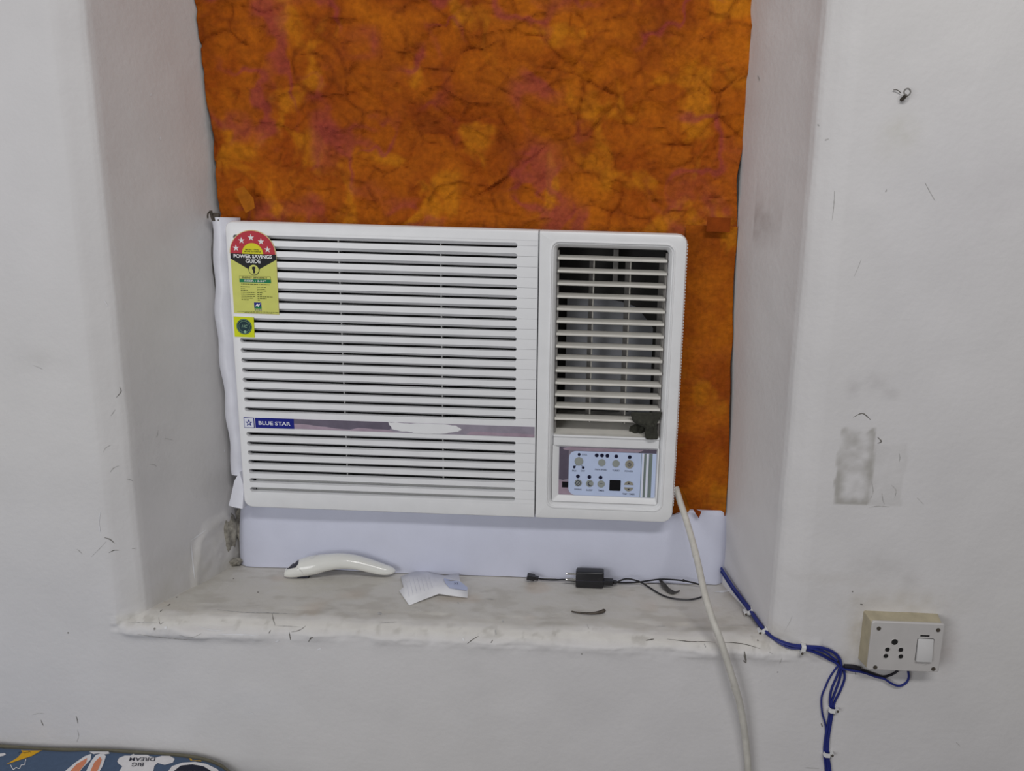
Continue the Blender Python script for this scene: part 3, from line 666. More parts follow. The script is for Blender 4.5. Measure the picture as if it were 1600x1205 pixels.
mk('label_crest', prism([(bx0+.001,bz0+.003),(bx0+.005,bz0+.0075),(bx0+.0065,bz0+.0055),(bx1-.0005,bz1-.0005),(bx1-.0045,bz0+.0025),(bx0+.0045,bz0+.0045)], -.0016, -.0013), M['lab_w'], EL)
mk('label_small_print', dashes(282, 350, 864, 4, 60), M['navy'], EL)
# lime sticker
GS = mk('refrigerant_sticker', prism([(.0056,-.1366),(.0353,-.1372),(.0347,-.1667),(.0053,-.1664)], -.0009, -.0002), M['stk_y'], AC, label='small lime sticker with a dark teal roundel')
mk('sticker_roundel', disc(.0205,-.1512,.0114,-.0011,-.0008,28), M['stk_d'], GS)
mk('sticker_ring', torus((.0205,-.0011,-.1512), .0104, .00025, n=28, m=4), M['stk_l'], GS)
mk('sticker_ring', torus((.0205,-.0011,-.1512), .0080, .0002, n=28, m=4), M['stk_l'], GS)
mk('sticker_lettering', text('HC', .0212, -.1505, .0085, .0042, -.0013, .004, .3), M['stk_l'], GS)
mk('sticker_dot', disc(.0215,-.1587,.0021,-.0014,-.0010,14), M['stk_l'], GS)

# ------------------------------------------------------------------ cloth tied round the louvers
rows = [(185,350,985),(230,345,975),(290,358,965),(345,372,935),(395,420,905),(430,500,885),(470,600,875),(510,655,868),(550,655,868),(600,642,882),(660,645,895),(710,652,900),(748,668,885)]
def cloth(rows, yf, seed, n=18):
    V, F = [], []
    for i, (cy, a, b) in enumerate(rows):
        for j in range(n+1):
            t = j/n; px = 960+(a+(b-a)*t)*.075; py = 630+(cy+8*math.sin(t*math.pi))*.075
            pinch = math.exp(-((cy-480)/120)**2)
            y = yf - .004*math.sin(math.pi*t) - .0016*math.sin(t*15+cy*.012+seed)*(.4+pinch) - .003*pinch*math.sin(math.pi*t)
            V.append(onY(px, py, y))
    for i in range(len(rows)-1):
        for j in range(n): k_ = i*(n+1)+j; F.append([k_, k_+1, k_+n+2, k_+n+1])
    return np.array(V), F
RG = empty('cloth_rag', (.613, .0, -.30), 'dark olive cloth strip knotted around the lowest louver', 'rag')
r1 = mk('cloth_front', cloth(rows, .0015, 0), M['rag'], RG, smooth=True)
r2 = mk('cloth_tail', cloth([(430,440,700),(480,330,680),(540,310,660),(600,305,650),(655,310,640)], .0215, 2), M['rag'], RG, smooth=True)
kn = onY(1016, 667, -.001)
mk('knot', lump(kn, (.0085, .0055, .0060), 4, .3, 8), M['rag'], RG, smooth='all')
for r_ in (r1, r2):
    sd = r_.modifiers.new('thick', 'SOLIDIFY'); sd.thickness = .0012; sd.offset = 1

# ------------------------------------------------------------------ orange paper
def voro(X, Z, s, seed):
    """distance between the two nearest of many random points: creases run straight along the cell borders"""
    r = np.random.RandomState(seed); K = int(.98*1.2/s**2)
    A = np.stack([-.12+.98*r.rand(K), -.50+1.2*r.rand(K)], 1).astype(np.float32); Q = np.stack([X, Z], 1).astype(np.float32); out = np.empty(len(Q), np.float32)
    for i in range(0, len(Q), 6000):
        d = (Q[i:i+6000,0,None]-A[:,0])**2+(Q[i:i+6000,1,None]-A[:,1])**2
        d = np.sqrt(np.partition(d, 1, axis=1)[:, :2]); out[i:i+6000] = d[:,1]-d[:,0]
    return out/s
def creases(X, Z, seed):
    Q = np.stack([X, np.zeros_like(X), Z], 1); L = []
    for k_, (s, a) in enumerate(((.13, .0034), (.062, .0026), (.030, .0017))):
        wx, wz = vnoise(Q, s*.7, seed+k_)*s*.22, vnoise(Q, s*.7, seed+k_+40)*s*.22
        m = np.clip(vnoise(Q+7.7, s*.8, seed+k_+80)*1.9, -1, 1); m = m*sstep(.12, .5, np.abs(m))
        L.append((a, m, np.exp(-voro(X+wx, (Z+wz)*1.15, s, seed+k_)/(.05, .075, .12)[k_])))
    return L
def wrinkle(X, Z, seed):
    """short slanting wrinkles"""
    Q = np.stack([X, 0*X, Z], 1); r = 0
    for k_, (ang, s, a) in enumerate(((28, .030, .0018), (-35, .026, .0015), (62, .020, .0010), (8, .016, .0009))):
        c, d = math.cos(math.radians(ang)), math.sin(math.radians(ang))
        W = np.stack([(X*c+Z*d)*.38, 0*X, (-X*d+Z*c)], 1)+np.stack([vnoise(Q, .05, seed+k_)*.010, 0*X, vnoise(Q, .04, seed+9+k_)*.012], 1)
        r = r + a*(1-2.2*np.abs(vnoise(W, s, seed+20+k_)))*sstep(-.2, .5, vnoise(Q, .10, seed+30+k_))
    return r
def sheet(X0, X1, Z0_, Z1_, edge_l, edge_r, edge_b, yb, amp, seed, step=.0023):
    nx, nz = int((X1-X0)/step), int((Z1_-Z0_)/step)
    u, v = np.meshgrid(np.linspace(0, 1, nx+1), np.linspace(0, 1, nz+1)); u, v = u.ravel(), v.ravel()
    z = Z0_+(Z1_-Z0_)*v; xl, xr = edge_l(z), edge_r(z); x = xl+(xr-xl)*u
    z = z + (1-v)**3*edge_b(x)
    Q = np.stack([x, 0*x, z], 1)
    h = sum(a*m*c for a, m, c in creases(x, z, seed))+.0030*fbm(Q, .12, 3, seed)+wrinkle(x, z, seed)
    y = yb - h*amp*(.35+.65*sstep(-.01, .04, z))
    V = np.stack([x, y, z], 1); i = np.arange((nx+1)*(nz+1)).reshape(nz+1, nx+1)
    F = np.stack([i[:-1,:-1], i[:-1,1:], i[1:,1:], i[1:,:-1]], 2).reshape(-1, 4).tolist()
    return V, F
def dye_and_shade(o, seed, k=1.0, mg=1.0, cr_=.50):
    """dye of the paper: mottled orange, rust and magenta, with shadow painted dark into the folds"""
    me = o.data; co = np.empty(len(me.vertices)*3, np.float32); me.vertices.foreach_get('co', co); co = co.reshape(-1, 3)+ORG[o.name]
    Q = co*np.array([1, 0, 1.])
    C = creases(co[:,0], co[:,2], seed)
    W = Q+np.stack([vnoise(Q, .05, seed+60)*.03, 0*co[:,0], vnoise(Q, .05, seed+61)*.03], 1)
    t = np.clip(.5+.6*fbm(W, .06, 5, seed+3), 0, 1)[:,None]
    col = np.array([.30, .058, .0032])*(1-t)+np.array([.47, .125, .0050])*t
    t = sstep(.30, .9, fbm(W, .045, 4, seed+5))[:,None]*.7; col = col*(1-t)+np.array([.55, .190, .007])*t
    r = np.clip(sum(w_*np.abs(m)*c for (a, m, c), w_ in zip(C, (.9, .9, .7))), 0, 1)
    t = (r*cr_)[:,None]; col = col*(1-t)+np.array([.13, .020, .004])*t  # shadow in the creases painted as darker rust
    W2 = Q+np.stack([fbm(Q, .04, 3, seed+70)*.022, 0*co[:,0], fbm(Q, .04, 3, seed+71)*.022], 1)
    m = .75*np.exp(-(vnoise(W2, .060, seed+72)/.13)**2)*sstep(.02, .5, vnoise(Q, .075, seed+73))+.6*np.exp(-(vnoise(W2, .034, seed+74)/.16)**2)*sstep(.1, .6, vnoise(Q, .06, seed+75))
    wr = wrinkle(co[:,0], co[:,2], seed); t = (sstep(.0006, .0026, wr)*.30)[:,None]; col = col*(1-t)+np.array([.20, .032, .004])*t  # wrinkles shaded by a darker colour
    t = (np.clip(m, 0, .6)*mg)[:,None]; col = col*(1-t)+np.array([.30, .042, .045])*t
    ca = me.color_attributes.new('Col', 'FLOAT_COLOR', 'POINT')
    ca.data.foreach_set('color', np.concatenate([np.clip(col*k, 0, 1), np.ones((len(col), 1))], 1).ravel().astype(np.float32))
def n1(z, s, seed): return vnoise(np.stack([np.zeros_like(z), np.zeros_like(z), z], 1), s, seed)
OP = mk('orange_paper_sheet', sheet(-.035, .737, -.004, .62, lambda z: -.0275-.0165*sstep(0, .32, z)+.0022*n1(z, .035, 1)+.0012*n1(z, .012, 2),
        lambda z: .7362+.0012*n1(z, .04, 3)-.0055*np.exp(-((z-.075)/.05)**2), lambda x: .004*n1(x, .05, 4), .049, 1.7, 5), M['orange'], smooth=True,
        label='crumpled orange handmade paper sheet covering the recess above the air conditioner', cat='paper sheet')
sd = OP.modifiers.new('thick', 'SOLIDIFY'); sd.thickness = .0006
dye_and_shade(OP, 5)
OS = mk('orange_paper_strip', sheet(.650, .742, -.4330, .012, lambda z: np.full_like(z, .660), lambda z: .7350+.0115*sstep(0, -.43, z)+.0016*n1(z, .05, 7)-.002*np.exp(-((z+.19)/.03)**2), lambda x: .003*n1(x, .02, 8), .0430, .22, 15), M['orange'], smooth=True,
        label='plain orange paper strip filling the gap right of the air conditioner', cat='paper strip')
sd = OS.modifiers.new('thick', 'SOLIDIFY'); sd.thickness = .0006
dye_and_shade(OS, 15, .85, .10, .22)
v, f = sheet(.683, .722, .004, .024, lambda z: np.full_like(z, .688), lambda z: np.full_like(z, .722), lambda x: .0008*n1(x, .01, 8), .0300, .05, 19)
mk('paper_patch', (v, f), M['orange2'], OP, smooth=True)
q0, q1 = onY(1062, 764, .022), onY(1075, 800, .012)
fl = [onY(1060, 765, .036), onY(1064, 762, .034), onY(1072, 776, .028), onY(1078, 796, .027), onY(1075, 801, .030), onY(1069, 799, .033)]
mk('paper_flap', loft([np.array(fl), np.array(fl)+[0, .0012, 0]], True, True), M['orange3'], OS)
v = [onY(x, y, .026) for x, y in ((1082,794),(1096,800),(1092,810),(1087,803))]
mk('paper_flap', loft([np.array(v), np.array(v)+[0, .001, 0]], True, True), M['orange2'], OS)
fl = [onY(*p, .030) for p in ((367,296),(381,291),(396,310),(398,325),(384,333),(374,313))]
mk('paper_patch', loft([np.array(fl), np.array(fl)+[0, .0010, 0]], True, True), M['orange3'], OP)

# ------------------------------------------------------------------ foam
def foam_block(n=64, m=14):
    V, F = [], []
    for i in range(n+1):
        t = i/n; x = -.026+t*(.7510+.026)
        ztop = -.4365+.0115*sstep(.655, .69, np.array([x]))[0]-.004*sstep(.738, .7510, np.array([x]))[0]
        e = min(1, (x+.026)/.02, (.7510-x)/.012); e = max(e, 0); rr = 1-(1-e)**2
        sec = []
        hgt = ztop-ZS-.0022
        for k_ in range(m+1):
            s = k_/m; bulge = .005*math.sin(math.pi*s)-.004*s
            sec.append((x-.006*(1-s)*(1-t), .034+.009*(1-rr)-bulge*1.0+.0015*math.sin(x*19), ZS+.0022+hgt*s*(1 if rr > .2 else .96+.04*rr/.2)))
        a, b = sec[0], sec[-1]
        sec += [(b[0], .060, b[2]), (b[0], .094, b[2]-.002), (a[0], .094, a[2]), (a[0], .060, a[2])]
        V.append(np.array(sec))
    return loft(V, True, True)
mk('foam_block', foam_block(), M['foam'], smooth=75, label='long white packing foam block under the air conditioner', cat='foam')
L = []
for t in np.linspace(0, 1, 40):
    z = .004-.392*t; xl = -.0345+.0025*math.sin(t*9+1)+.0015*math.sin(t*31)+.006*sstep(.75, 1, np.array([t]))[0]
    L.append(np.array([(xl, .047, z), (xl, .030, z), (xl+.005, .0215, z), (xl+.012, .0185, z), (xl+.018, .019+.001*math.sin(t*40), z), (xl+.030, .024, z), (.003, .046, z)]))
mk('foam_strip', loft(L, True, True), M['film'], smooth=60, label='white foam strip wedged upright between wall and air conditioner', cat='foam')
w3 = [onY(*p, y) for p, y in (((374,738),.012),((366,752),.010),((361,775),.008),((357,790),.012),((366,793),.004),((379,795),.004),((381,760),.008))]
w3 = np.array(w3); mk('foam_wedge', loft([w3, w3+[.003, .028, .002]], True, True), M['film'], smooth=30, label='white foam corner poking out at the lower left of the air conditioner', cat='foam')

# ------------------------------------------------------------------ air conditioner cable
cb = [onY(*p, y) for p, y in (((1056,762),.028),((1062,782),.016),((1072,812),-.004),((1082,846),-.030),((1091,882),-.060),((1101,928),-.100),((1112,965),-.128),((1126,1002),-.144),((1143,1055),-.147),((1156,1100),-.145),((1164,1150),-.141),((1169,1205),-.139),((1171,1300),-.139))]
cb.append(np.array([cb[-1][0], -.14, -1.30]))
PC = empty('power_cable', (.80, -.14, -1.30), 'thick white power cable hanging from the air conditioner over the sill', 'cable')
mk('cable_sheath', tube(cb, .0049, 10, 6), M['cord'], PC, smooth=True)
for i in (3, 8):
    c = (cb[i]+cb[i+1])/2; d = (cb[i+1]-cb[i])/np.linalg.norm(cb[i+1]-cb[i])
    mk('tape_wrap', tube([c-d*.006, c, c+d*.006], .0053, 10, 2), M['cord'], PC, smooth=True)

# ------------------------------------------------------------------ blue wiring
WB = empty('wire_bundle', tuple(surf(1294, 1203)), 'bundle of blue wires clipped along the recess and down the wall', 'wires')
def wire(pts, r=.0017, off=.0024, m='wire'):
    Q = [];
    for p in pts:
        s = surf(p[0], p[1], off if len(p) < 3 else p[2])
        if s is not None: Q.append(s)
    mk('wire', tube(Q, r, 8, 5), M[m], WB, smooth=True)
wire([(1130,884,.006),(1150,916,.005),(1171,947),(1191,976),(1208,995),(1231,1006),(1253,1009),(1280,1011),(1300,1017),(1311,1028),(1314,1042)], .0021)
wire([(1131,892,.005),(1151,924,.004),(1173,954),(1193,982),(1211,1000),(1233,1010),(1254,1013),(1278,1021),(1297,1030),(1308,1036),(1315,1044)], .0021)
wire([(1134,889,.007),(1154,920,.006),(1174,950,.005),(1195,979,.005),(1212,997,.004),(1234,1008,.004),(1256,1011,.004),(1282,1016,.004),(1306,1030,.004)], .0017)
wire([(1312,1034),(1297,1055),(1289,1072),(1283,1089),(1284,1112),(1289,1131),(1290,1150),(1290,1175),(1293,1205),(1296,1260)], .0014)
wire([(1313,1036),(1307,1055),(1299,1074),(1296,1090),(1296,1106),(1293,1130),(1289,1150),(1287,1175),(1290,1205),(1292,1260)])
wire([(1315,1040),(1311,1060),(1304,1080),(1299,1095),(1299,1106),(1296,1130),(1293,1150),(1291,1175),(1294,1205),(1297,1260)])
wire([(1317,1042),(1319,1058),(1312,1078),(1304,1094),(1301,1106),(1297,1132),(1294,1152),(1293,1175),(1297,1205),(1300,1260)])
wire([(1308,1032),(1315,1040),(1330,1042),(1345,1045),(1362,1051),(1378,1056),(1393,1052),(1402,1046)], .0017, .0026, 'wire_k')
wire([(1314,1042),(1330,1045),(1347,1048),(1368,1055),(1380,1058),(1391,1065),(1403,1069),(1414,1064),(1418,1055),(1417,1046)], .0016, .0045, 'wire')
wire([(1318,1039),(1332,1040),(1343,1043)], .0030, .003, 'wire_k')
def clip(px, py, ang, off, lab, nail=1):
    c = surf(px, py, .002); t = math.radians(ang)
    E = empty('cable_clip', tuple(c), lab, 'cable clip', 'white clips on the blue wires')
    # an arched saddle across the wires: the wires run along (cos t, -sin t) in the wall plane
    d = np.array([math.cos(t), 0, -math.sin(t)]); n_ = np.array([math.sin(t), 0, math.cos(t)])
    prof_ = [(-.0052, .002), (-.0050, -.0045), (-.0030, -.0070), (.0030, -.0070), (.0050, -.0045), (.0052, .002), (.0040, .002), (.0038, -.0038), (.0022, -.0056), (-.0022, -.0056), (-.0038, -.0038), (-.0040, .002)]
    L = [np.array([c+n_*a+np.array([0, b-off, 0])+d*s for a, b in prof_]) for s in (-.0030, .0030)]
    mk('saddle', loft(L, True, True), M['clip'], E)
    h_ = c+n_*(-.0068*nail)
    mk('nail_lug', loft([np.array([h_+np.array([.0026*math.cos(a), y, .0026*math.sin(a)]) for a in np.linspace(0, 2*math.pi, 10, endpoint=False)]) for y in (.002, -.005-off)], True, True), M['clip'], E, smooth=30)
    mk('nail', lump(h_+np.array([0, -.0055-off, 0]), (.0018, .0012, .0018), 2, .1, 6), M['rust'], E, smooth='all')
clip(1172, 951, 55, .005, 'white clip highest on the blue wires beside the sill')
clip(1194, 980, 52, .0045, 'white clip second from the top on the blue wires at the sill corner')
clip(1254, 1011, 8, .000, 'white clip on the level stretch of blue wire left of the junction')
clip(1299, 1106, 95, .000, 'white clip on the hanging blue wires just below their junction', -1)
clip(1291, 1175, 92, .000, 'lowest white clip on the hanging blue wires', -1)

# ------------------------------------------------------------------ switch and socket box
SB = empty('switch_box', (.966, YW, -.568), 'cream wall box with five-pin socket and white rocker switch', 'switch box')
yb, yf = YW+.004, -.1535
b0 = np.array([(.9160,-.5665),(.9160,-.4955),(1.0125,-.4955),(1.0125,-.5665)])
mk('back_box', loft([at_y(rrect(.9125, 1.0140, -.5690, -.4945, .002), yb), at_y(rrect(.9160, 1.0105, -.5670, -.4975, .002), yf)], True, True), M['box'], SB)
mk('cover_plate', loft([at_y(rrect(.9165, 1.0125, -.5680, -.4965, .003), yf+.0005), at_y(rrect(.9165, 1.0125, -.5680, -.4965, .003), yf-.0020), at_y(rrect(.9175, 1.0115, -.5670, -.4975, .0025), yf-.0030)], True, True), M['plate'], SB, smooth=30)
YP = yf-.0030
def pp(px, py): return onY(px, py, YP)
s8 = 150/1291
for (a, b) in ((285,364),(1084,385),(237,886),(1018,908)):
    q = pp(1340+a*s8, 940+b*s8); mk('screw', disc(q[0], q[2], .0029, YP-.0004, YP+.001, 14), M['rust'], SB)
for (a, b, r) in ((498,545,.0042),(400,646,.0031),(580,650,.0031),(379,733,.0031),(580,739,.0031)):
    q = pp(1340+a*s8, 940+b*s8); h_ = mk('socket_hole', disc(q[0], q[2], r, YP-.0003, YP+.001, 18), M['hole'], SB)
    mk('socket_rim', torus((q[0], YP-.0002, q[2]), r+.0006, .0005, n=18, m=5), M['plate'], h_)
a, b = pp(1340+845*s8, 940+450*s8), pp(1340+965*s8, 940+474*s8)
mk('indicator_slot', prism([(a[0],b[2]),(b[0],b[2]),(b[0],a[2]),(a[0],a[2])], YP-.0003, YP+.001), M['hole'], SB)
a, b = pp(1340+812*s8, 940+498*s8), pp(1340+985*s8, 940+800*s8)
mk('switch_gap', prism(rrect(a[0]-.0006, b[0]+.0006, b[2]-.0006, a[2]+.0006, .002), YP-.0002, YP+.001), M['hole'], SB)
mz = (a[2]+b[2])/2
rk = rbox(a[0], b[0], YP-.0030, YP+.001, b[2], a[2], .0012, 2)
rk[0][:,1] -= np.where(rk[0][:,1] < YP-.0005, (mz-rk[0][:,2])*.10, 0)
mk('rocker_switch', rk, M['rocker'], SB, smooth=35)
q = pp(1445, 1039); mk('maker_mark', prism([(q[0]-.003,q[2]-.0008),(q[0]+.002,q[2]+.0002),(q[0]+.003,q[2]+.0008),(q[0]-.002,q[2]+.0002)], YP-.0003, YP+.0005), M['scuff_or_shade'], SB)

# ------------------------------------------------------------------ hook and rusty hinge
hk = surf(1410, 150)
HK = empty('wall_hook', tuple(hk), 'small metal screw eye in the upper right wall', 'hook')
mk('eye', torus((hk[0]+.002, hk[1]-.009, hk[2]+.003), .0038, .0009, n=18, m=6), M['vane'], HK, smooth=True)
mk('shank', tube([hk+[-.0005, .003, -.004], hk+[-.0005, -.004, -.0035], hk+[.001, -.009, -.0005]], .0022, 8, 4), M['rust'], HK, smooth=True)
mk('wire_end', tube([hk+[-.003, -.002, .003], hk+[-.008, -.003, .006], hk+[-.012, -.002, .006]], .0005, 5, 4), M['rust'], HK, smooth=True)
hg = onY(334, 337, .020)
HG = empty('rusty_hinge', tuple(hg), 'small rusty hinge at the upper left corner of the air conditioner', 'hinge')
mk('hinge_pin', tube([hg+[-.004, 0, .007], hg+[-.003, 0, 0], hg+[-.001, 0, -.007]], .0022, 8, 3), M['rust'], HG, smooth=True)
mk('hinge_leaf', rbox(hg[0]-.001, hg[0]+.008, .019, .023, hg[2]-.008, hg[2]+.004, .0008, 1), M['rust'], HG)
mk('hinge_tip', tube([hg+[-.004, -.002, .006], hg+[-.007, -.003, .002], hg+[-.008, -.002, -.004]], .0011, 6, 3), M['rust'], HG, smooth=True)
# ------------------------------------------------------------------ things on the sill
s7 = 360/1600
cl = [(112,255,20),(125,255,36),(170,240,58),(240,215,78),(320,198,82),(400,182,74),(500,172,67),(600,180,61),(700,205,57),(790,230,49),(840,238,38),(868,240,22),(880,240,6)]
C3 = np.array([onY(420+a*s7, 840+b*s7, .002+.018*(a-112)/770) for a, b, r in cl]); RR = np.array([r for _,_,r in cl])*s7/1085
C3[:,2] += max(0, (ZS+.0014)-(C3[:,2]-RR).min())
TR = empty('hair_trimmer', (C3[:,0].mean(), .01, ZS), 'curved glossy white hair trimmer lying on the sill', 'trimmer')
# dense centre line with matching radii
Q = spline(C3, 6); rq = spline(np.stack([RR, RR, RR], 1), 6)[:,0]; rq = np.clip(rq, .0004, None)
tv = tube(Q, rq, 20, 1, .86)
mk('shell', tv, M['trim'], TR, smooth='all')
TBV = BVHTree.FromPolygons(tv[0].tolist(), tv[1])
mk('tinted_window', decal([(420+a*s7, 840+b*s7) for a, b in ((124,222),(158,166),(180,152),(212,147),(204,185),(186,210))], TBV, .0004, 2.5), M['tinted'], TR, smooth=True)
mk('seam', ribbon([(420+a*s7, 840+b*s7) for a, b in ((185,200),(235,245),(250,298))], 1.0, TBV, .0002), M['scuff_or_shade'], TR)
mk('button', decal([(420+a*s7, 840+b*s7) for a, b in ((288,150),(295,125),(330,112),(372,112),(360,122),(320,128),(300,150))], TBV, .0004, 2.5), M['clip'], TR, smooth=True)
ft = onY(420+235*s7, 840+296*s7, .006)
mk('foot_blade', rbox(ft[0]-.008, ft[0]+.010, .004, .012, ZS+.0010, ZS+.0028, .0005, 1), M['tinted'], TR)
# folded scrap of paper
def pap(pts, hts):
    pts = np.array(pts, float); V = [onZ(420+a*s7, 840+b*s7, ZS+.0022+hh) for (a, b), hh in zip(pts, hts)]
    return np.array(V)
pa = pap([(915,270),(975,250),(1040,232),(1090,236),(1150,252),(1220,264),(1320,250),(1330,305),(1260,330),(1150,330),(1010,325),(935,345),(1385,350),(1380,418),(1280,405),(1180,390),(1080,428),(975,470),(905,370)],
         [.002,.004,.005,.005,.003,.002,.003,.003,.005,.006,.005,.002,.002,.0005,.0025,.0045,.0025,.000,.0005])
PF = [[0,1,10,11],[1,2,9,10],[2,3,9],[3,4,9],[4,5,8,9],[5,6,7,8],[7,12,8],[12,13,14,8],[8,14,15,9],[9,15,16,10],[10,16,17,18],[10,18,11]]
PS = mk('paper_scrap', (pa, PF), M['paper'], smooth=25, label='folded white paper scrap lying on the sill', cat='paper')
sd = PS.modifiers.new('thick', 'SOLIDIFY'); sd.thickness = .0006
tri = []
for q in PF: tri += [[q[0], q[i], q[i+1]] for i in range(1, len(q)-1)]
PBV = BVHTree.FromPolygons(pa.tolist(), tri)
mk('blue_panel', decal([(420+a*s7, 840+b*s7) for a, b in ((1215,288),(1330,310),(1382,352),(1375,372),(1255,355),(1225,320))], PBV, .0011, 5), M['paperb'], PS)
mk('pen_mark', ribbon([(420+a*s7, 840+b*s7) for a, b in ((1228,300),(1265,305),(1295,305))], 1.4, PBV, .0015), M['scuff_or_shade'], PS)
for a0 in (1288, 1305):
    mk('pen_mark', ribbon([(420+a*s7, 840+b*s7) for a, b in ((a0,318),(a0+6,325),(a0+2,334))], 1.2, PBV, .0016), M['ink'], PS)
for k_ in range(7):
    x0 = 950+k_*27
    v, f = ribbon([(420+x0*s7, 840+(300-k_*6)*s7), (420+(x0+14)*s7, 840+(350-k_*5)*s7), (420+(x0+26)*s7, 840+(415-k_*10)*s7)], .9, PBV, .0011, False)
    if f: mk('ruled_line', (v, f), M['pline'], PS)
# charger
ad = onZ(899, 921, ZS)
ax0, ax1, ay0, ay1 = ad[0], ad[0]+.0440, ad[1]+.001, ad[1]+.020
CHG = empty('phone_charger', ((ax0+ax1)/2, (ay0+ay1)/2, ZS+.0015), 'black phone charger with two metal pins lying on the sill', 'charger')
mk('body', rbox(ax0, ax1, ay0, ay1, ZS+.0015, ZS+.0285, .0030, 3), M['black'], CHG, smooth=30)
mk('body_seam', rbox(ax0-.0002, ax1+.0002, ay0-.0002, ay1+.0002, ZS+.0140, ZS+.0146), M['tinted'], CHG)
for zz, yy in ((.0215, .008), (.0140, .004)):
    mk('pin', tube([(ax0+.001, ay0+yy, ZS+zz), (ax0-.008, ay0+yy, ZS+zz), (ax0-.0150, ay0+yy, ZS+zz), (ax0-.0158, ay0+yy, ZS+zz)], [.0019, .0019, .0019, .0010], 10, 2), M['metal'], CHG, smooth=30)
f8 = lambda a, b, Y=.0225: onY(800+a*.225, 860+b*.225, Y)
c8 = lambda a, b, hh=.0032: onZ(800+a*.225, 860+b*.225, ZS+hh)
CBL = empty('usb_cable', tuple(c8(900, 225, .001)), 'thin black usb cable looping across the sill from the charger', 'cable')
pl0 = np.array([ax1, (ay0+ay1)/2-.002, ZS+.0105])
mk('usb_plug', join(rbox(ax1-.0005, ax1+.0150, pl0[1]-.006, pl0[1]+.006, ZS+.0068, ZS+.0142, .0012), rbox(ax1+.0150, ax1+.0205, pl0[1]-.0032, pl0[1]+.0032, ZS+.0080, ZS+.0130, .001)), M['black'], CBL)
path = [pl0+[.0200, 0, 0], f8(790,199,.018), f8(850,207,.017), c8(900,225,.0070), c8(960,262), c8(1040,310), c8(1120,335), c8(1230,343), c8(1310,326), c8(1348,292), f8(1338,255), f8(1290,234), f8(1200,213), f8(1110,204), f8(1030,202), f8(950,211), f8(880,221,.0215), f8(780,226,.021), f8(700,222,.0235), (ax1+.006, .0265, ZS+.0045), (ax0+.02, .0290, ZS+.004), (ax0-.004, .0265, ZS+.004), f8(365,204,.0245), f8(290,206,.024), f8(220,203,.023), f8(185,197,.0225)]
mk('cord', tube(path, .00135, 7, 6), M['black'], CBL, smooth=True)
a, b = f8(105,180,.022), f8(185,196,.0225)
d = (b-a)/np.linalg.norm(b-a); n_ = np.cross([0, 0, 1.], d); 
def obox(c0, c1, hw, hh):
    d_ = (c1-c0)/np.linalg.norm(c1-c0); s_ = np.cross([0, 0, 1.], d_); s_ /= np.linalg.norm(s_); u_ = np.cross(d_, s_)
    return loft([np.array([c+s_*i*hw+u_*j*hh for i, j in ((-1,-1),(1,-1),(1,1),(-1,1))]) for c in (c0, c1)], True, True)
mk('connector', join(obox(a, a+d*.012, .0052, .0036), obox(a+d*.012, a+d*.0185, .0030, .0026)), M['black'], CBL)
mk('cable_bead', lump(f8(1190, 210), (.0022, .0016, .0022), 9, .2, 6), M['black'], CBL, smooth='all')
# dried leaf and pod
lf = [(1025,195,.010),(1048,232,.007),(1080,268,.004),(1120,292,.003),(1165,280,.004)]
lc = np.array([c8(a, b, hh) for a, b, hh in lf]); lc = spline(lc, 4); m_ = len(lc); V, F = [], []
for i in range(m_):
    t = i/(m_-1); wd = .0068*math.sin(math.pi*min(1, .12+t*.86))**.7
    for j in (-1, -.4, .2, 1): V.append(lc[i]+np.array([.35*j*wd, .9*j*wd, -.0016*(1-abs(j))+.0015*math.sin(i*1.3)*.3]))
for i in range(m_-1):
    for j in range(3): k_ = i*4+j; F.append([k_, k_+1, k_+5, k_+4])
LF = mk('dried_leaf', (V, F), M['leaf'], smooth=True, label='curled dark dried leaf beside the usb cable loop', cat='leaf')
sd = LF.modifiers.new('thick', 'SOLIDIFY'); sd.thickness = .0007
pc = np.array([c8(a, b, hh) for a, b, hh in ((415,424,.0030),(440,430,.0032),(500,437,.0034),(560,438,.0036),(610,430,.0040),(638,420,.0044),(646,416,.0044))])
mk('dried_pod', tube(pc, [.0010, .0012, .0015, .0019, .0025, .0029, .0016], 9, 5, 1.0), M['pod'], smooth=True, label='thin curved brown dried pod near the sill edge', cat='seed pod')

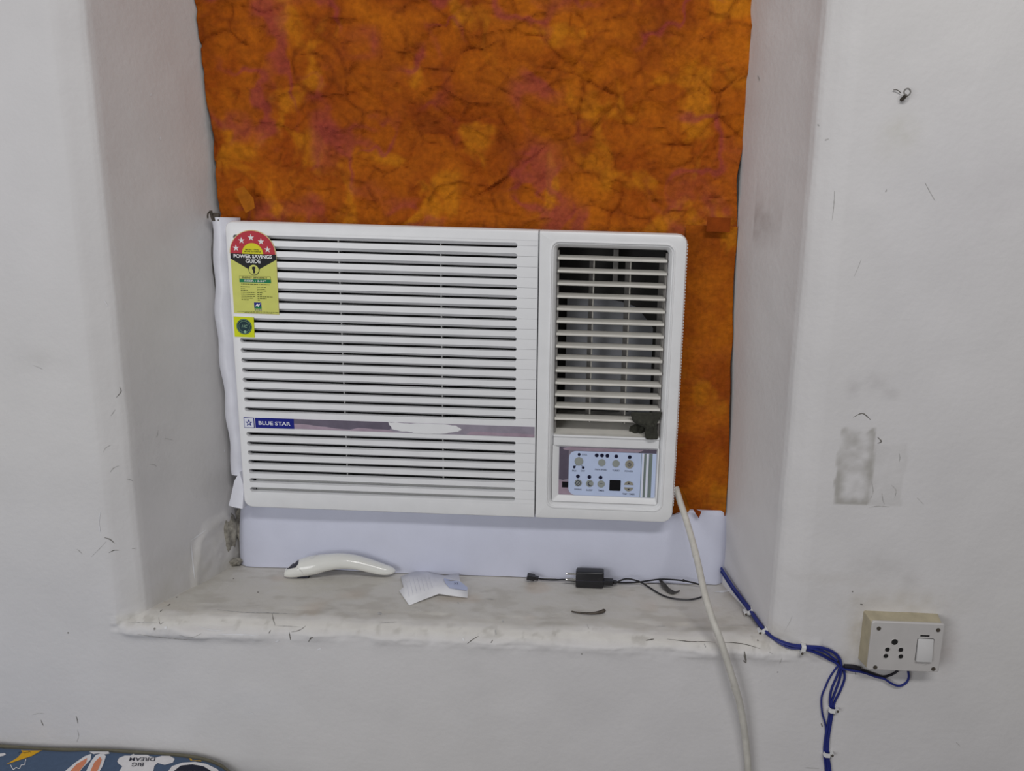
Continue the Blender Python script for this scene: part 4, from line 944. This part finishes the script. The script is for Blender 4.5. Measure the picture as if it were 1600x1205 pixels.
# ------------------------------------------------------------------ bed with printed sheet
bx1_, bz = .030, -.7580
BD = empty('bed', (-.45, -.60, -Z0), 'bed with slate blue cartoon print sheet below the window sill', 'bed')
def mattress():
    nx, ny = 80, 60; V, F = [], []
    xs = bx1_-np.concatenate([np.linspace(0, .10, 36), np.linspace(.11, .92, 44)]); ys = -.1385-np.concatenate([np.linspace(0, .06, 30), np.linspace(.075, .95, 30)])
    for y in ys:
        for x in xs:
            e = bx1_-x; d = min(-.1385-y, y+1.0885); h_ = 0
            rx, ry = .085, .013
            if e < rx: h_ -= .048*(1-math.sqrt(max(0, 1-(1-e/rx)**2)))
            if d < ry: h_ -= ry*(1-math.sqrt(max(0, 1-(1-d/ry)**2)))
            h_ += .0012*math.sin(x*31)+.0008*math.sin(x*67+y*40)
            V.append((x, y, bz+h_))
    n = len(xs)
    for j in range(len(ys)-1):
        for i in range(n-1): k_ = j*n+i; F.append([k_, k_+1, k_+n+1, k_+n])
    top_n = len(V); V = np.array(V)
    B = [V[i] for i in list(range(n))+[n*j+n-1 for j in range(1, len(ys))]+[n*(len(ys)-1)+i for i in range(n-2, -1, -1)]+[n*j for j in range(len(ys)-2, 0, -1)]]
    ids = list(range(n))+[n*j+n-1 for j in range(1, len(ys))]+[n*(len(ys)-1)+i for i in range(n-2, -1, -1)]+[n*j for j in range(len(ys)-2, 0, -1)]
    low = [np.array([p[0], p[1], bz-.14]) for p in B]; o_ = len(V); V = np.concatenate([V, low]); m = len(ids)
    for i in range(m): F.append([ids[i], ids[(i+1) % m], o_+(i+1) % m, o_+i])
    F.append([o_+i for i in range(m)])
    return V, F
mv = mattress(); MT = mk('mattress', mv, M['sheet'], BD, smooth=50)
MBV = BVHTree.FromPolygons(mv[0].tolist(), mv[1])
wall_shadow_edge = [np.array([x, -.1390, -.7625+min(0, -.048*(1-math.sqrt(max(0, 1-(1-min(1, (bx1_-x)/.085))**2)))) + .0012*math.sin(x*31)]) for x in np.linspace(-.89, bx1_-.004, 60)]
mk('wall_shadow_edge', tube(wall_shadow_edge, .0030, 8, 1), M['wall_shadow_edge'], MT, smooth=True)  # olive strip added for the shadow edge where bed meets wall
cq = lambda L_: [(x*.25, 1105+y*.25) for x, y in L_]
def pr_(nm, L_, m, off=.0006, step=3):
    v, f = decal(cq(L_), MBV, off, step)
    if f: mk(nm, (v, f), M[m], MT, smooth=True)
pr_('print_bolt', [(62,242),(110,238),(160,246),(275,265),(200,308),(38,362),(110,318),(140,285),(125,258)], 'pr_y')
for L_ in ([(112,292),(125,286),(132,294)], [(172,288),(184,280),(192,288)], [(140,284),(155,290),(170,284)]):
    v, f = ribbon(cq(L_), 1.0, MBV, .0010); mk('print_line', (v, f), M['pr_k'], MT)
for L_ in ([(66,364),(74,380),(84,396)], [(84,396),(94,386),(102,380)], [(102,380),(112,386),(122,388)], [(122,388),(128,376),(134,364)], [(134,364),(144,364),(156,362)], [(156,362),(158,346),(162,328)]):
    v, f = ribbon(cq(L_), 1.3, MBV, .0007, False); mk('print_line', (v, f), M['pr_w'], MT)
pr_('print_ear', [(405,405),(470,350),(530,310),(572,294),(566,332),(520,380),(500,405)], 'pr_w')
pr_('print_ear_inner', [(440,405),(480,360),(545,322),(540,348),(497,405)], 'pr_o', .0011)
pr_('print_ear', [(538,405),(570,340),(600,302),(640,288),(662,310),(642,370),(622,405)], 'pr_w')
pr_('print_ear_inner', [(566,405),(590,350),(625,315),(636,332),(620,380),(608,405)], 'pr_o', .0011)
pr_('print_ribbon', [(545,276),(600,270),(680,274),(772,274),(700,292),(655,300),(620,292),(585,298)], 'pr_w', .0009)
pr_('print_cloud', [(733,342),(745,320),(780,306),(815,306),(835,295),(875,290),(915,296),(935,310),(975,318),(1010,308),(1060,308),(1092,326),(1080,350),(1030,364),(985,352),(965,370),(958,405),(745,405),(765,372),(742,358)], 'pr_w')
def print_text(s, cx_, cz_, wd, hg):
    v, f = text2d(s, .01, .15); e = v.max(0)-v.min(0); Q = []
    for p in v:
        px_, py_ = cx_-p[0]*wd/e[0], cz_+p[1]*hg/e[1]
        Q.append(hit(MBV, px_*.25, 1105+py_*.25, .0012)[0])
    if all(q is not None for q in Q): mk('print_lettering', (np.array(Q), f), M['pr_k'], MT)
print_text('BIG', 862, 363, 78, 24); print_text('DREAM', 890, 330, 165, 22)
pr_('print_patch', [(1170,312),(1200,300),(1240,318),(1275,345),(1230,340),(1190,336)], 'pr_y')
pr_('print_arch', [(1050,405),(1075,372),(1140,350),(1220,345),(1290,358),(1360,392),(1366,405)], 'pr_w')
pr_('print_arch_inner', [(1085,405),(1130,370),(1200,362),(1270,374),(1320,405)], 'pr_k', .0011)
pr_('print_cloud', [(-40,300),(0,293),(28,290),(38,298),(20,308),(-40,320)], 'pr_w')
mk('bed_frame', rbox(-.90, .028, -1.09, -.14, bz-.22, bz-.141, .004), M['wood'], BD)
for x in (-.86, -.01):
    for y in (-1.05, -.18): mk('leg', rbox(x-.025, x+.025, y-.025, y+.025, -Z0, bz-.22, .003), M['wood'], BD)
